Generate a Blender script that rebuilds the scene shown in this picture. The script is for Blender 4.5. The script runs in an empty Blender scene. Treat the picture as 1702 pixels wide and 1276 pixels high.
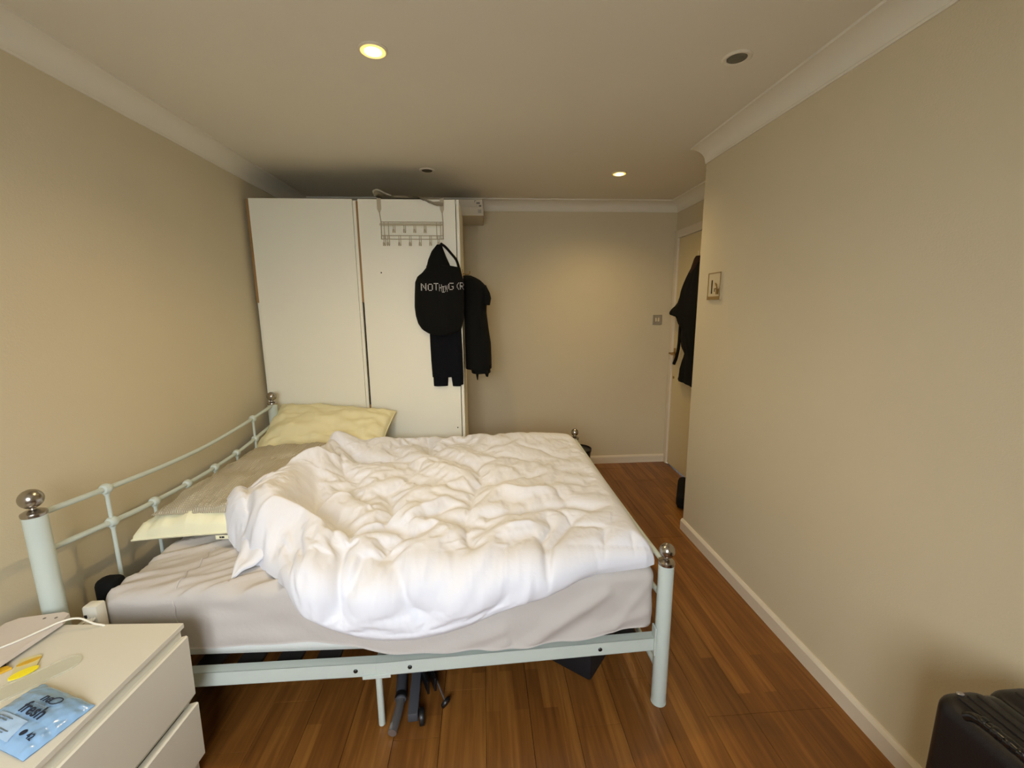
import bpy, bmesh, math, random
import numpy as np
from mathutils import Vector, Matrix

random.seed(7)
scene = bpy.context.scene
COL = scene.collection

# ------------------------------------------------------------------ camera, world, window light, exposure
YAW, PITCH, ROLL, CAM_H, F_PX = -0.06816, -0.17550, -0.00872, 1.4585, 708.5
cy, sy, cp, sp, cr, sr = math.cos(YAW), math.sin(YAW), math.cos(PITCH), math.sin(PITCH), math.cos(ROLL), math.sin(ROLL)
r0 = Vector((cy, sy, 0)); f0 = Vector((-sy, cy, 0)); u0 = Vector((0, 0, 1))
fw = cp*f0 + sp*u0; up = -sp*f0 + cp*u0
rt = cr*r0 + sr*up; up = -sr*r0 + cr*up
cam_d = bpy.data.cameras.new('camera'); cam = bpy.data.objects.new('camera', cam_d); COL.objects.link(cam)
m = Matrix.Identity(4)
for i in range(3):
    m[i][0] = rt[i]; m[i][1] = up[i]; m[i][2] = -fw[i]
m[2][3] = CAM_H
cam.matrix_world = m
cam_d.sensor_fit = 'HORIZONTAL'; cam_d.sensor_width = 36; cam_d.lens = F_PX/1702*36
cam_d.clip_start = 0.02
scene.camera = cam

scene.view_settings.view_transform = 'Standard'
scene.view_settings.look = 'None'
scene.view_settings.gamma = 1
scene.view_settings.use_curve_mapping = False
scene.view_settings.exposure = 0.2

world = bpy.data.worlds.new('daylight'); scene.world = world; world.use_nodes = True
bg = world.node_tree.nodes['Background']
bg.inputs[0].default_value = (0.86, 0.93, 1.0, 1); bg.inputs[1].default_value = 5.2

WIN = (-0.85, 0.12, 0.90, 2.10)          # window opening in the wall behind: x0, x1, z0, z1
REAR_Y = -0.75
wl = bpy.data.lights.new('window_daylight', 'AREA'); wl.shape = 'RECTANGLE'
wl.size = 6.0; wl.size_y = 3.2; wl.energy = 820; wl.color = (0.93, 0.96, 1.0)
wo = bpy.data.objects.new('window_daylight', wl); COL.objects.link(wo)
wo.location = (-0.6, REAR_Y-2.2, 3.1); wo.rotation_euler = (math.radians(62), 0, 0)   # bright patch of open sky outside the window, above the rooftops
SPOT_W = 34.0

# ------------------------------------------------------------------ materials
def s2l(v):
    v /= 255.0
    return v/12.92 if v <= 0.04045 else ((v+0.055)/1.055)**2.4
def rgb(r, g, b):
    return (s2l(r), s2l(g), s2l(b), 1.0)

def mat(name, col, rough=0.6, metal=0.0, var=0.0, vscale=4.0, bump=0.0, bscale=60.0, spec=0.5, stretch=None, bdist=0.002, alpha=None, trans=0.0, coat=0.0, sheen=0.0):
    mt = bpy.data.materials.new(name); mt.use_nodes = True
    nt = mt.node_tree; b = nt.nodes['Principled BSDF']
    b.inputs['Base Color'].default_value = col
    b.inputs['Roughness'].default_value = rough
    b.inputs['Metallic'].default_value = metal
    b.inputs['Specular IOR Level'].default_value = spec
    b.inputs['Transmission Weight'].default_value = trans
    b.inputs['Coat Weight'].default_value = coat
    b.inputs['Sheen Weight'].default_value = sheen
    geo = nt.nodes.new('ShaderNodeNewGeometry')
    vec = geo.outputs['Position']
    if stretch:
        mp = nt.nodes.new('ShaderNodeMapping'); mp.inputs['Scale'].default_value = stretch
        nt.links.new(vec, mp.inputs['Vector']); vec = mp.outputs['Vector']
    if var > 0:
        n = nt.nodes.new('ShaderNodeTexNoise'); n.inputs['Scale'].default_value = vscale; n.inputs['Detail'].default_value = 5
        nt.links.new(vec, n.inputs['Vector'])
        mx = nt.nodes.new('ShaderNodeMix'); mx.data_type = 'RGBA'
        lo = [c*(1-var) for c in col[:3]]+[1]; hi = [min(1, c*(1+var)) for c in col[:3]]+[1]
        mx.inputs[6].default_value = lo; mx.inputs[7].default_value = hi
        nt.links.new(n.outputs['Fac'], mx.inputs[0]); nt.links.new(mx.outputs[2], b.inputs['Base Color'])
    if bump > 0:
        n2 = nt.nodes.new('ShaderNodeTexNoise'); n2.inputs['Scale'].default_value = bscale; n2.inputs['Detail'].default_value = 4
        nt.links.new(vec, n2.inputs['Vector'])
        bp = nt.nodes.new('ShaderNodeBump'); bp.inputs['Strength'].default_value = bump; bp.inputs['Distance'].default_value = bdist
        nt.links.new(n2.outputs['Fac'], bp.inputs['Height']); nt.links.new(bp.outputs['Normal'], b.inputs['Normal'])
    return mt

def emit(name, col, strength):
    mt = bpy.data.materials.new(name); mt.use_nodes = True
    b = mt.node_tree.nodes['Principled BSDF']
    b.inputs['Base Color'].default_value = (0.8, 0.8, 0.8, 1)
    b.inputs['Emission Color'].default_value = col; b.inputs['Emission Strength'].default_value = strength
    return mt

M = {}
M['wall'] = mat('cream_wall_paint', rgb(215, 203, 173), 0.85, var=0.05, vscale=1.6, bump=0.35, bscale=170, spec=0.25)
M['ceiling'] = mat('ceiling_paint', rgb(228, 222, 206), 0.9, var=0.03, vscale=1.5, bump=0.25, bscale=140, spec=0.2)
M['coving'] = mat('coving_paint', rgb(234, 229, 214), 0.7, var=0.02, bump=0.1, bscale=90, spec=0.3)
M['skirt'] = mat('skirting_gloss', rgb(226, 215, 194), 0.35, var=0.03, vscale=9)
M['door'] = mat('door_paint', rgb(216, 200, 158), 0.5, var=0.02)
M['bedmetal'] = mat('white_powder_coat', rgb(198, 209, 202), 0.38, var=0.02, vscale=20)
M['nickel'] = mat('brushed_nickel', rgb(172, 166, 158), 0.24, metal=1.0)
M['bolt'] = mat('dark_bolt', rgb(70, 74, 74), 0.35, metal=1.0)
M['mattress'] = mat('mattress_ticking', rgb(222, 228, 226), 0.85, bump=0.2, bscale=200)
M['sheet'] = mat('grey_beige_sheet', rgb(194, 189, 184), 0.9, var=0.03, vscale=7, bump=0.25, bscale=45, bdist=0.004, spec=0.2)
M['duvet'] = mat('white_duvet_cotton', rgb(228, 230, 238), 0.9, bump=0.2, bscale=55, bdist=0.004, spec=0.15)
M['yellow'] = mat('pale_yellow_pillowcase', rgb(230, 223, 182), 0.9, var=0.03, vscale=6, bump=0.3, bscale=30, bdist=0.004, spec=0.15)
M['cream'] = mat('cream_pillow', rgb(238, 236, 204), 0.85, var=0.02, vscale=6, bump=0.25, bscale=30, bdist=0.004, spec=0.2)
M['wardrobe'] = mat('white_melamine', rgb(242, 240, 224), 0.45, var=0.02, vscale=3)
M['wood_edge'] = mat('oak_edge', rgb(158, 122, 74), 0.5, var=0.15, vscale=12, stretch=(6, 6, 0.6))
M['slat'] = mat('shade_dark_slat', rgb(34, 32, 30), 0.7)  # dark colour carries the shade under the mattress
M['dark'] = mat('dark_gap', rgb(24, 22, 20), 0.8)
M['black'] = mat('black_cotton', rgb(20, 20, 19), 0.95, spec=0.15, bump=0.4, bscale=40, bdist=0.004)
M['blacknavy'] = mat('black_navy_cotton', rgb(17, 18, 23), 0.95, spec=0.12, bump=0.4, bscale=40, bdist=0.004)
M['brown'] = mat('dark_brown_cloth', rgb(48, 30, 22), 0.8, spec=0.2)
M['print'] = mat('white_print', rgb(225, 225, 225), 0.8)
M['whitemetal'] = mat('white_wire', rgb(188, 178, 152), 0.4)
M['chest'] = mat('white_foil', rgb(216, 212, 196), 0.5, var=0.02, vscale=5)
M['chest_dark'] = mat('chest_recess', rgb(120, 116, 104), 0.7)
M['board'] = mat('pinkish_white_plastic', rgb(212, 202, 194), 0.35)
M['cable'] = mat('white_cable', rgb(225, 222, 208), 0.5)
M['lens'] = mat('unlit_lamp_glass', rgb(96, 94, 84), 0.25, var=0.2, vscale=60)
M['trim'] = mat('downlight_trim', rgb(226, 218, 200), 0.4)
M['lit'] = emit('lit_lamp', (1.0, 0.80, 0.40, 1), 16.0)
M['glow'] = emit('halo_glow', (1.0, 0.66, 0.10, 1), 1.0)  # emission stands in for lamplight caught on the trim
M['switch'] = mat('grey_metal_switch', rgb(176, 166, 148), 0.4, metal=0.3)
M['plate'] = mat('aged_cream_plastic', rgb(214, 200, 166), 0.5)
M['plate_dark'] = mat('aged_brown_plastic', rgb(150, 122, 70), 0.5)
M['brass'] = mat('aged_brass', rgb(170, 140, 84), 0.35, metal=0.9)
M['case'] = mat('black_suitcase_shell', rgb(24, 20, 20), 0.42, bump=0.25, bscale=260, spec=0.4)
M['case_trim'] = mat('black_suitcase_plastic', rgb(16, 15, 15), 0.25, spec=0.6)
M['steel'] = mat('worn_steel', rgb(168, 165, 166), 0.28, metal=0.75)
M['greytube'] = mat('grey_painted_tube', rgb(70, 72, 78), 0.5)
M['blackplastic'] = mat('black_plastic', rgb(20, 20, 21), 0.4)
M['bin'] = mat('black_bin_plastic', rgb(40, 41, 44), 0.45)
M['navybox'] = mat('dark_navy_case', rgb(14, 14, 20), 0.7)
M['cardboard'] = mat('white_carton', rgb(206, 198, 178), 0.7, var=0.03, vscale=8)
M['carton_print'] = mat('grey_carton_print', rgb(110, 104, 92), 0.7)
M['ink'] = mat('dark_navy_ink', rgb(24, 40, 62), 0.6)
M['inkgrey'] = mat('grey_ink', rgb(110, 126, 140), 0.6)
M['yellowfilm'] = mat('yellow_film', rgb(250, 232, 30), 0.4)
M['amberfilm'] = mat('amber_film', rgb(214, 170, 40), 0.4)
M['paleflm'] = mat('pale_film', rgb(216, 206, 150), 0.35)
M['plasticbag'] = mat('pale_grey_polythene', rgb(176, 168, 148), 0.4, bump=0.4, bscale=25, bdist=0.004)

# blue glossy foil of the wet-wipe pack, paler where the label panel is printed
mt = mat('blue_wipe_film', rgb(140, 178, 216), 0.16, var=0.14, vscale=14, bump=0.5, bscale=26, bdist=0.006, spec=0.6)
M['wipes'] = mt
M['wipes_label'] = mat('pale_label_film', rgb(166, 194, 222), 0.25, var=0.05, vscale=30)

# clear plastic film
mt = bpy.data.materials.new('clear_plastic'); mt.use_nodes = True
nt = mt.node_tree; b = nt.nodes['Principled BSDF']
b.inputs['Base Color'].default_value = rgb(226, 226, 206); b.inputs['Roughness'].default_value = 0.12
b.inputs['IOR'].default_value = 1.45; b.inputs['Alpha'].default_value = 0.34
M['clear'] = mt

# waffle weave: fine raised square cells, base colour darker in the dips
mt = mat('taupe_waffle_weave', rgb(178, 164, 140), 0.95, spec=0.1)
nt = mt.node_tree; b = nt.nodes['Principled BSDF']
geo = [n for n in nt.nodes if n.type == 'NEW_GEOMETRY'][0]
hs = []
for k, (ax, sc) in enumerate((('X', 62.0), ('Y', 62.0))):
    w = nt.nodes.new('ShaderNodeTexWave'); w.wave_type = 'BANDS'; w.bands_direction = ax
    w.inputs['Scale'].default_value = 36.0; w.inputs['Distortion'].default_value = 0.12
    w.inputs['Detail'].default_value = 1; w.inputs['Detail Scale'].default_value = 0.6
    nt.links.new(geo.outputs['Position'], w.inputs['Vector']); hs.append(w)
mxm = nt.nodes.new('ShaderNodeMath'); mxm.operation = 'MULTIPLY'
nt.links.new(hs[0].outputs['Fac'], mxm.inputs[0]); nt.links.new(hs[1].outputs['Fac'], mxm.inputs[1])
bp = nt.nodes.new('ShaderNodeBump'); bp.inputs['Strength'].default_value = 0.9; bp.inputs['Distance'].default_value = 0.004
nt.links.new(mxm.outputs[0], bp.inputs['Height']); nt.links.new(bp.outputs['Normal'], b.inputs['Normal'])
mc = nt.nodes.new('ShaderNodeMix'); mc.data_type = 'RGBA'
mc.inputs[6].default_value = rgb(180, 172, 150); mc.inputs[7].default_value = rgb(214, 207, 188)
nt.links.new(mxm.outputs[0], mc.inputs[0]); nt.links.new(mc.outputs[2], b.inputs['Base Color'])
M['waffle'] = mt

# three-strip oak flooring: strips printed across each board
mt = bpy.data.materials.new('oak_strip_floor'); mt.use_nodes = True
nt = mt.node_tree; b = nt.nodes['Principled BSDF']
geo = nt.nodes.new('ShaderNodeNewGeometry'); sep = nt.nodes.new('ShaderNodeSeparateXYZ'); cmb = nt.nodes.new('ShaderNodeCombineXYZ')
nt.links.new(geo.outputs['Position'], sep.inputs[0])
ad = nt.nodes.new('ShaderNodeMath'); ad.operation = 'ADD'; ad.inputs[1].default_value = 8*0.16-1.265+3.2
nt.links.new(sep.outputs['X'], ad.inputs[0])
ady = nt.nodes.new('ShaderNodeMath'); ady.operation = 'ADD'; ady.inputs[1].default_value = 9.3
nt.links.new(sep.outputs['Y'], ady.inputs[0])
nt.links.new(ady.outputs[0], cmb.inputs['X']); nt.links.new(ad.outputs[0], cmb.inputs['Y'])
br = nt.nodes.new('ShaderNodeTexBrick'); br.offset = 0.37; br.offset_frequency = 2; br.squash = 1.0
br.inputs['Scale'].default_value = 1.0; br.inputs['Brick Width'].default_value = 0.47; br.inputs['Row Height'].default_value = 0.16/3
br.inputs['Mortar Size'].default_value = 0.0; br.inputs['Bias'].default_value = 0.0
br.inputs['Color1'].default_value = (0, 0, 0, 1); br.inputs['Color2'].default_value = (1, 1, 1, 1)
nt.links.new(cmb.outputs[0], br.inputs['Vector'])
mp = nt.nodes.new('ShaderNodeMapping'); mp.inputs['Scale'].default_value = (38, 2.2, 1)
nt.links.new(geo.outputs['Position'], mp.inputs['Vector'])
gn = nt.nodes.new('ShaderNodeTexNoise'); gn.inputs['Scale'].default_value = 1.4; gn.inputs['Detail'].default_value = 7; gn.inputs['Distortion'].default_value = 0.5
nt.links.new(mp.outputs[0], gn.inputs['Vector'])
rp = nt.nodes.new('ShaderNodeValToRGB')
rp.color_ramp.elements[0].position = 0.0; rp.color_ramp.elements[0].color = rgb(94, 57, 23)
rp.color_ramp.elements[1].position = 1.0; rp.color_ramp.elements[1].color = rgb(158, 107, 50)
e = rp.color_ramp.elements.new(0.5); e.color = rgb(124, 79, 34)
ma = nt.nodes.new('ShaderNodeMath'); ma.operation = 'MULTIPLY_ADD'; ma.inputs[1].default_value = 0.40
nt.links.new(br.outputs['Color'], ma.inputs[0])
mg = nt.nodes.new('ShaderNodeMath'); mg.operation = 'MULTIPLY_ADD'; mg.inputs[1].default_value = 1.2; mg.inputs[2].default_value = -0.30
nt.links.new(gn.outputs['Fac'], mg.inputs[0]); nt.links.new(mg.outputs[0], ma.inputs[2])
nt.links.new(ma.outputs[0], rp.inputs[0]); nt.links.new(rp.outputs[0], b.inputs['Base Color'])
b.inputs['Roughness'].default_value = 0.33; b.inputs['Specular IOR Level'].default_value = 0.35
bp = nt.nodes.new('ShaderNodeBump'); bp.inputs['Strength'].default_value = 0.12; bp.inputs['Distance'].default_value = 0.002
nt.links.new(gn.outputs['Fac'], bp.inputs['Height']); nt.links.new(bp.outputs['Normal'], b.inputs['Normal'])
M['floor'] = mt

# ------------------------------------------------------------------ helpers
ORG = {}
def org(o):
    while o.parent: o = o.parent
    return ORG.get(o, Vector((0, 0, 0)))
def thing(name, label, cat, base, group=None):
    o = bpy.data.objects.new(name, None); COL.objects.link(o)
    o.location = base; ORG[o] = Vector(base); o.empty_display_size = 0.05
    o['label'] = label; o['category'] = cat
    if group: o['group'] = group
    return o
def tag(o, label, cat, group=None):
    o['label'] = label; o['category'] = cat
    if group: o['group'] = group
    return o
def struct(o):
    o['kind'] = 'structure'; return o
def mesh(name, verts, faces, material, parent=None, smooth=True, base=None, angle=40):
    """verts in world coordinates"""
    off = org(parent) if parent else Vector(base if base is not None else (0, 0, 0))
    me = bpy.data.meshes.new(name)
    V = np.asarray([tuple(v) for v in verts] if not isinstance(verts, np.ndarray) else verts, float) - np.array(off)
    me.from_pydata(V.tolist(), [], [list(f) for f in faces]); me.update()
    bm = bmesh.new(); bm.from_mesh(me); bmesh.ops.recalc_face_normals(bm, faces=bm.faces); bm.to_mesh(me); bm.free()
    if smooth:
        for p in me.polygons: p.use_smooth = True
        if angle and angle < 180: me.set_sharp_from_angle(angle=math.radians(angle))
    me.materials.append(material)
    o = bpy.data.objects.new(name, me); COL.objects.link(o)
    if parent: o.parent = parent
    else: o.location = off; ORG[o] = off
    return o
class MB:
    """collects shapes, then links them as one mesh"""
    def __init__(s): s.v = []; s.f = []
    def add(s, v, f):
        n = len(s.v); s.v += [tuple(x) for x in v]; s.f += [[i+n for i in q] for q in f]; return s
    def box(s, x0, x1, y0, y1, z0, z1, bev=0.0, mtx=None):
        bm = bmesh.new()
        bmesh.ops.create_cube(bm, size=1)
        for v in bm.verts:
            v.co = Vector(((x0+x1)/2+v.co.x*(x1-x0), (y0+y1)/2+v.co.y*(y1-y0), (z0+z1)/2+v.co.z*(z1-z0)))
        if bev: bmesh.ops.bevel(bm, geom=bm.edges[:], offset=bev, segments=2, profile=0.5, affect='EDGES')
        if mtx is not None: bmesh.ops.transform(bm, matrix=mtx, verts=bm.verts)
        bm.verts.index_update()
        s.add([v.co[:] for v in bm.verts], [[v.index for v in f.verts] for f in bm.faces]); bm.free(); return s
    def tube(s, pts, r, seg=10, cap=True):
        pts = [Vector(p) for p in pts]; n = len(pts); R = r if isinstance(r, (list, tuple)) else [r]*n
        t0 = (pts[1]-pts[0]).normalized()
        a = t0.orthogonal().normalized(); v = []; f = []
        for i, p in enumerate(pts):
            if i == 0: t = t0
            elif i == n-1: t = (pts[-1]-pts[-2]).normalized()
            else: t = ((pts[i]-pts[i-1]).normalized()+(pts[i+1]-pts[i]).normalized()).normalized()
            a = (a - t*a.dot(t)).normalized(); bb = t.cross(a)
            for k in range(seg):
                w = 2*math.pi*k/seg; v.append(p+(a*math.cos(w)+bb*math.sin(w))*R[i])
        for i in range(n-1):
            for k in range(seg):
                k2 = (k+1) % seg; f.append([i*seg+k, i*seg+k2, (i+1)*seg+k2, (i+1)*seg+k])
        if cap: f.append(list(range(seg))[::-1]); f.append([(n-1)*seg+k for k in range(seg)])
        return s.add(v, f)
    def lathe(s, prof, c, seg=20, axis=None):
        v = []; f = []; n = len(prof)
        q = Matrix.Identity(3) if axis is None else Vector((0, 0, 1)).rotation_difference(Vector(axis)).to_matrix()
        for (r, z) in prof:
            for k in range(seg):
                w = 2*math.pi*k/seg; v.append(Vector(c)+q @ Vector((r*math.cos(w), r*math.sin(w), z)))
        for i in range(n-1):
            for k in range(seg):
                k2 = (k+1) % seg; f.append([i*seg+k, i*seg+k2, (i+1)*seg+k2, (i+1)*seg+k])
        f.append(list(range(seg))[::-1]); f.append([(n-1)*seg+k for k in range(seg)])
        return s.add(v, f)
    def prism(s, poly, h0, h1, mtx=None):
        """polygon in local x,y extruded along local z"""
        n = len(poly); v = [Vector((p[0], p[1], h0)) for p in poly]+[Vector((p[0], p[1], h1)) for p in poly]
        f = [list(range(n))[::-1], [n+i for i in range(n)]]+[[i, (i+1) % n, n+(i+1) % n, n+i] for i in range(n)]
        if mtx is not None: v = [mtx @ q for q in v]
        return s.add(v, f)
    def build(s, name, material, parent=None, smooth=True, base=None, angle=40):
        return mesh(name, s.v, s.f, material, parent, smooth, base, angle)

def smooth_path(pts, n=8):
    """Catmull-Rom through points"""
    P = [Vector(p) for p in pts]; P = [P[0]*2-P[1]]+P+[P[-1]*2-P[-2]]; out = []
    for i in range(1, len(P)-2):
        for k in range(n):
            t = k/n; a, b_, c_, d = P[i-1], P[i], P[i+1], P[i+2]
            out.append(0.5*((2*b_)+(c_-a)*t+(2*a-5*b_+4*c_-d)*t*t+(3*b_-a-3*c_+d)*t**3))
    out.append(P[-2]); return out

def gnoise(x, y, seed=0):
    """2-D gradient noise on numpy arrays, about -1..1"""
    rs = np.random.RandomState(seed); ang = rs.rand(256, 256)*2*np.pi; gx, gy = np.cos(ang), np.sin(ang)
    xi = np.floor(x).astype(int); yi = np.floor(y).astype(int); fx = x-xi; fy = y-yi
    def g(i, j):
        a, b_ = (xi+i) & 255, (yi+j) & 255
        return gx[a, b_]*(fx-i)+gy[a, b_]*(fy-j)
    u = fx*fx*fx*(fx*(fx*6-15)+10); v = fy*fy*fy*(fy*(fy*6-15)+10)
    n = (g(0, 0)*(1-u)+g(1, 0)*u)*(1-v)+(g(0, 1)*(1-u)+g(1, 1)*u)*v
    return n*1.5
def sstep(a, b_, x):
    t = np.clip((x-a)/(b_-a), 0, 1); return t*t*(3-2*t)
def seg_dist(X, Y, pts):
    """distance of grid points to a polyline"""
    d = np.full(X.shape, 9.0)
    for (x0, y0), (x1, y1) in zip(pts[:-1], pts[1:]):
        dx, dy = x1-x0, y1-y0; L = dx*dx+dy*dy+1e-12
        t = np.clip(((X-x0)*dx+(Y-y0)*dy)/L, 0, 1)
        d = np.minimum(d, np.hypot(X-x0-t*dx, Y-y0-t*dy))
    return d
def grid_faces(nu, nv, off=0, flip=False):
    f = []
    for i in range(nu-1):
        for j in range(nv-1):
            q = [off+i*nv+j, off+(i+1)*nv+j, off+(i+1)*nv+j+1, off+i*nv+j+1]
            f.append(q[::-1] if flip else q)
    return f
def textmesh(body, size, name, material, parent, mtx, depth=0.0004):
    """flat lettering as a mesh; mtx takes text-local metres to world"""
    cu = bpy.data.curves.new(name, 'FONT'); cu.body = body; cu.size = size; cu.extrude = depth; cu.offset = size*.016; cu.resolution_u = 3
    t = bpy.data.objects.new(name, cu); COL.objects.link(t)
    dg = bpy.context.evaluated_depsgraph_get(); dg.update()
    me = bpy.data.meshes.new_from_object(t.evaluated_get(dg))
    bpy.data.objects.remove(t); bpy.data.curves.remove(cu)
    off = org(parent)
    for v in me.vertices: v.co = (mtx @ v.co)-off
    me.materials.clear(); me.materials.append(material)
    o = bpy.data.objects.new(name, me); COL.objects.link(o); o.parent = parent
    return o

# ------------------------------------------------------------------ the room
XL, XR, XD, YC, YF, H = -1.479, 1.307, 1.719, 2.5555, 3.804, 2.35
T = 0.12
# floor: dark base with one piece per board
fl = struct(MB().box(XL-T, XD+T, REAR_Y-T, YF+T, -0.06, -0.012).build('floor', M['dark'], smooth=False))
BW = 0.16; BL = 1.2
x0 = 1.265
rows = {}
cols = []
xx = 1.265+3*BW
while xx > XL-BW: cols.append(xx); xx -= BW
shared = {}
for i, xe in enumerate(cols):
    xa, xb = max(xe-BW, XL), min(xe, XD)
    if xb-xa < 0.01: continue
    ph = [0.05, 0.65, 0.30, 0.90][i % 4]
    if abs(xe-1.265) < .01 or abs(xe-0.945) < .01: ph = 0.05
    y = REAR_Y - ph*BL - 0.0
    ys = 1.255 - ph*BL + 0.05*BL
    while ys > REAR_Y: ys -= BL
    while ys < YF:
        ya, yb = max(ys, REAR_Y), min(ys+BL, YF)
        xb_ = xb
        if xb > XR+.02 and ya < YC:
            if xa < XR and min(yb, YC) > ya:
                MB().box(xa+.0006, XR-.0006, ya+.0006, min(yb, YC)-.0006, -0.012, 0.0, bev=0.0008).build('board', M['floor'], fl, smooth=False)
            ya = max(ya, YC)
        if yb-ya > 0.03:
            key = (round(xb-xa, 4), round(yb-ya, 4))
            g = 0.0006
            if key not in shared:
                o = MB().box(xa+g, xb-g, ya+g, yb-g, -0.012, 0.0, bev=0.0008).build('board', M['floor'], fl, smooth=False)
                me = o.data
                for v in me.vertices: v.co -= Vector((xa, ya, 0))
                o.location = (xa, ya, 0); shared[key] = me
            else:
                o = bpy.data.objects.new('board', shared[key]); COL.objects.link(o); o.parent = fl; o.location = (xa, ya, 0)
        ys += BL
struct(MB().box(XL-T, XD+T, REAR_Y-T, YF+T, H, H+T).build('ceiling', M['ceiling'], smooth=False))
struct(MB().box(XL-T, XL, REAR_Y-T, YF+T, -0.012, H).build('wall_left', M['wall'], smooth=False))
struct(MB().box(XL, XD+T, YF, YF+T, -0.012, H).build('wall_far', M['wall'], smooth=False))
struct(MB().box(XR, XD+T, REAR_Y-T, YC, -0.012, H, bev=0.004).build('wall_right', M['wall'], smooth=False))
# recess wall with the doorway
DY0, DY1, DZ = 2.985, 3.765, 2.066
struct(MB().box(XD, XD+T, YC, DY0, -0.012, H).box(XD, XD+T, DY1, YF, -0.012, H).box(XD, XD+T, DY0, DY1, DZ, H).build('wall_recess', M['wall'], smooth=False))
# rear wall behind the camera with the window opening
w = MB()
w.box(XL, WIN[0], REAR_Y-T, REAR_Y, -0.012, H).box(WIN[1], XR, REAR_Y-T, REAR_Y, -0.012, H)
w.box(WIN[0], WIN[1], REAR_Y-T, REAR_Y, -0.012, WIN[2]).box(WIN[0], WIN[1], REAR_Y-T, REAR_Y, WIN[3], H)
struct(w.build('wall_rear', M['wall'], smooth=False))
wf = MB()
a, b_, c_, d_ = WIN
fy0, fy1 = REAR_Y-0.07, REAR_Y-0.02
wf.box(a, a+.05, fy0, fy1, c_, d_, .004).box(b_-.05, b_, fy0, fy1, c_, d_, .004).box(a, b_, fy0, fy1, c_, c_+.05, .004).box(a, b_, fy0, fy1, d_-.05, d_, .004)
wf.box((a+b_)/2-.03, (a+b_)/2+.03, fy0, fy1, c_, d_, .004).box(a-.03, b_+.03, REAR_Y-.02, REAR_Y+.08, c_-.03, c_, .006)
struct(wf.build('window_1', M['skirt'], smooth=False))

# coving: concave quarter profile swept along each wall
CV, CH = 0.079, 0.0985
prof = [(0, -CV-0.004), (0.006, -CV-0.004), (0.006, -CV+0.006)]
for k in range(9):
    a = math.pi/2*k/8
    prof.append((0.008+(CH-0.016)*(1-math.cos(a)), -CV+0.006+(CV-0.016)*math.sin(a)))
prof += [(CH, -0.010), (CH, 0.0), (0, 0)]
def coving(name, p0, p1, nrm, mit0=0, mit1=0):
    p0, p1, nrm = Vector(p0), Vector(p1), Vector(nrm); t = (p1-p0).normalized(); v = []; n = len(prof)
    for p, mi in ((p0, mit0), (p1, mit1)):
        for (h, z) in prof: v.append(p+nrm*h+Vector((0, 0, z))+t*(h*mi))
    f = [[i, (i+1) % n, n+(i+1) % n, n+i] for i in range(n)]+[list(range(n))[::-1], [n+i for i in range(n)]]
    return struct(mesh(name, v, f, M['coving'], angle=30))
coving('trim_1', (XL, REAR_Y, H), (XL, YF, H), (1, 0, 0), 1, -1)
coving('trim_2', (XL, YF, H), (XD, YF, H), (0, -1, 0), 1, -1)
coving('trim_3', (XD, YF, H), (XD, YC, H), (-1, 0, 0), 1, 0)
coving('trim_4', (XR, YC, H), (XR, REAR_Y, H), (-1, 0, 0), 0, -1)
# skirting boards
sk = [(0, 0), (0.016, 0), (0.016, 0.060), (0.011, 0.068), (0.006, 0.074), (0, 0.074)]
def skirting(name, p0, p1, nrm, m0=0, m1=0):
    p0, p1, nrm = Vector(p0), Vector(p1), Vector(nrm); t = (p1-p0).normalized(); v = []; n = len(sk)
    for p, mi in ((p0, m0), (p1, m1)):
        for (h, z) in sk: v.append(p+nrm*h+Vector((0, 0, z))+t*(h*mi))
    f = [[i, (i+1) % n, n+(i+1) % n, n+i] for i in range(n)]+[list(range(n))[::-1], [n+i for i in range(n)]]
    return struct(mesh(name, v, f, M['skirt'], smooth=False))
skirting('baseboard_right', (XR, YC, 0), (XR, REAR_Y, 0), (-1, 0, 0), 0, -1)
skirting('baseboard_far', (XL, YF, 0), (XD, YF, 0), (0, -1, 0), 1, -1)
skirting('baseboard_left', (XL, REAR_Y, 0), (XL, YF, 0), (1, 0, 0), 1, -1)
skirting('baseboard_recess', (XD, DY0-0.06, 0), (XD, YC, 0), (-1, 0, 0), 0, 0)

# door with its frame
dr = struct(MB().box(XD+0.004, XD+0.040, DY0+0.03, DY1-0.022, 0.008, DZ-0.022, .002).build('door_1', M['door'], smooth=False))
fr = MB()
fr.box(XD-.014, XD+.10, DY1-.020, DY1+.030, 0, DZ+.045, .003).box(XD-.014, XD+.10, DY0-.03, DY0+.028, 0, DZ+.045, .003)
fr.box(XD-.014, XD+.10, DY0+.028, DY1-.020, DZ-.020, DZ+.045, .003)
fr.build('door_frame', M['skirt'], dr, smooth=False)
hd = MB().box(XD-.004, XD+.005, 3.690, 3.722, 0.945, 1.095, .002).tube([(XD-.004, 3.706, 1.05), (XD-.045, 3.706, 1.05)], .008).tube([(XD-.045, 3.712, 1.05), (XD-.047, 3.66, 1.046), (XD-.045, 3.60, 1.052)], [.008, .008, .006])
hd.build('door_handle', M['brass'], dr)
MB().lathe([(.012, 0), (.012, .006), (.006, .008)], (XD+.005, 3.706, 0.83), 14, (-1, 0, 0)).build('lock_cover', M['brass'], dr)
MB().tube([(XD+.004, 3.26, 1.845), (XD-.05, 3.26, 1.84), (XD-.062, 3.26, 1.85), (XD-.064, 3.26, 1.875)], .005).box(XD-.002, XD+.005, 3.242, 3.278, 1.80, 1.89, .002).build('coat_hook', M['skirt'], dr)

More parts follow.
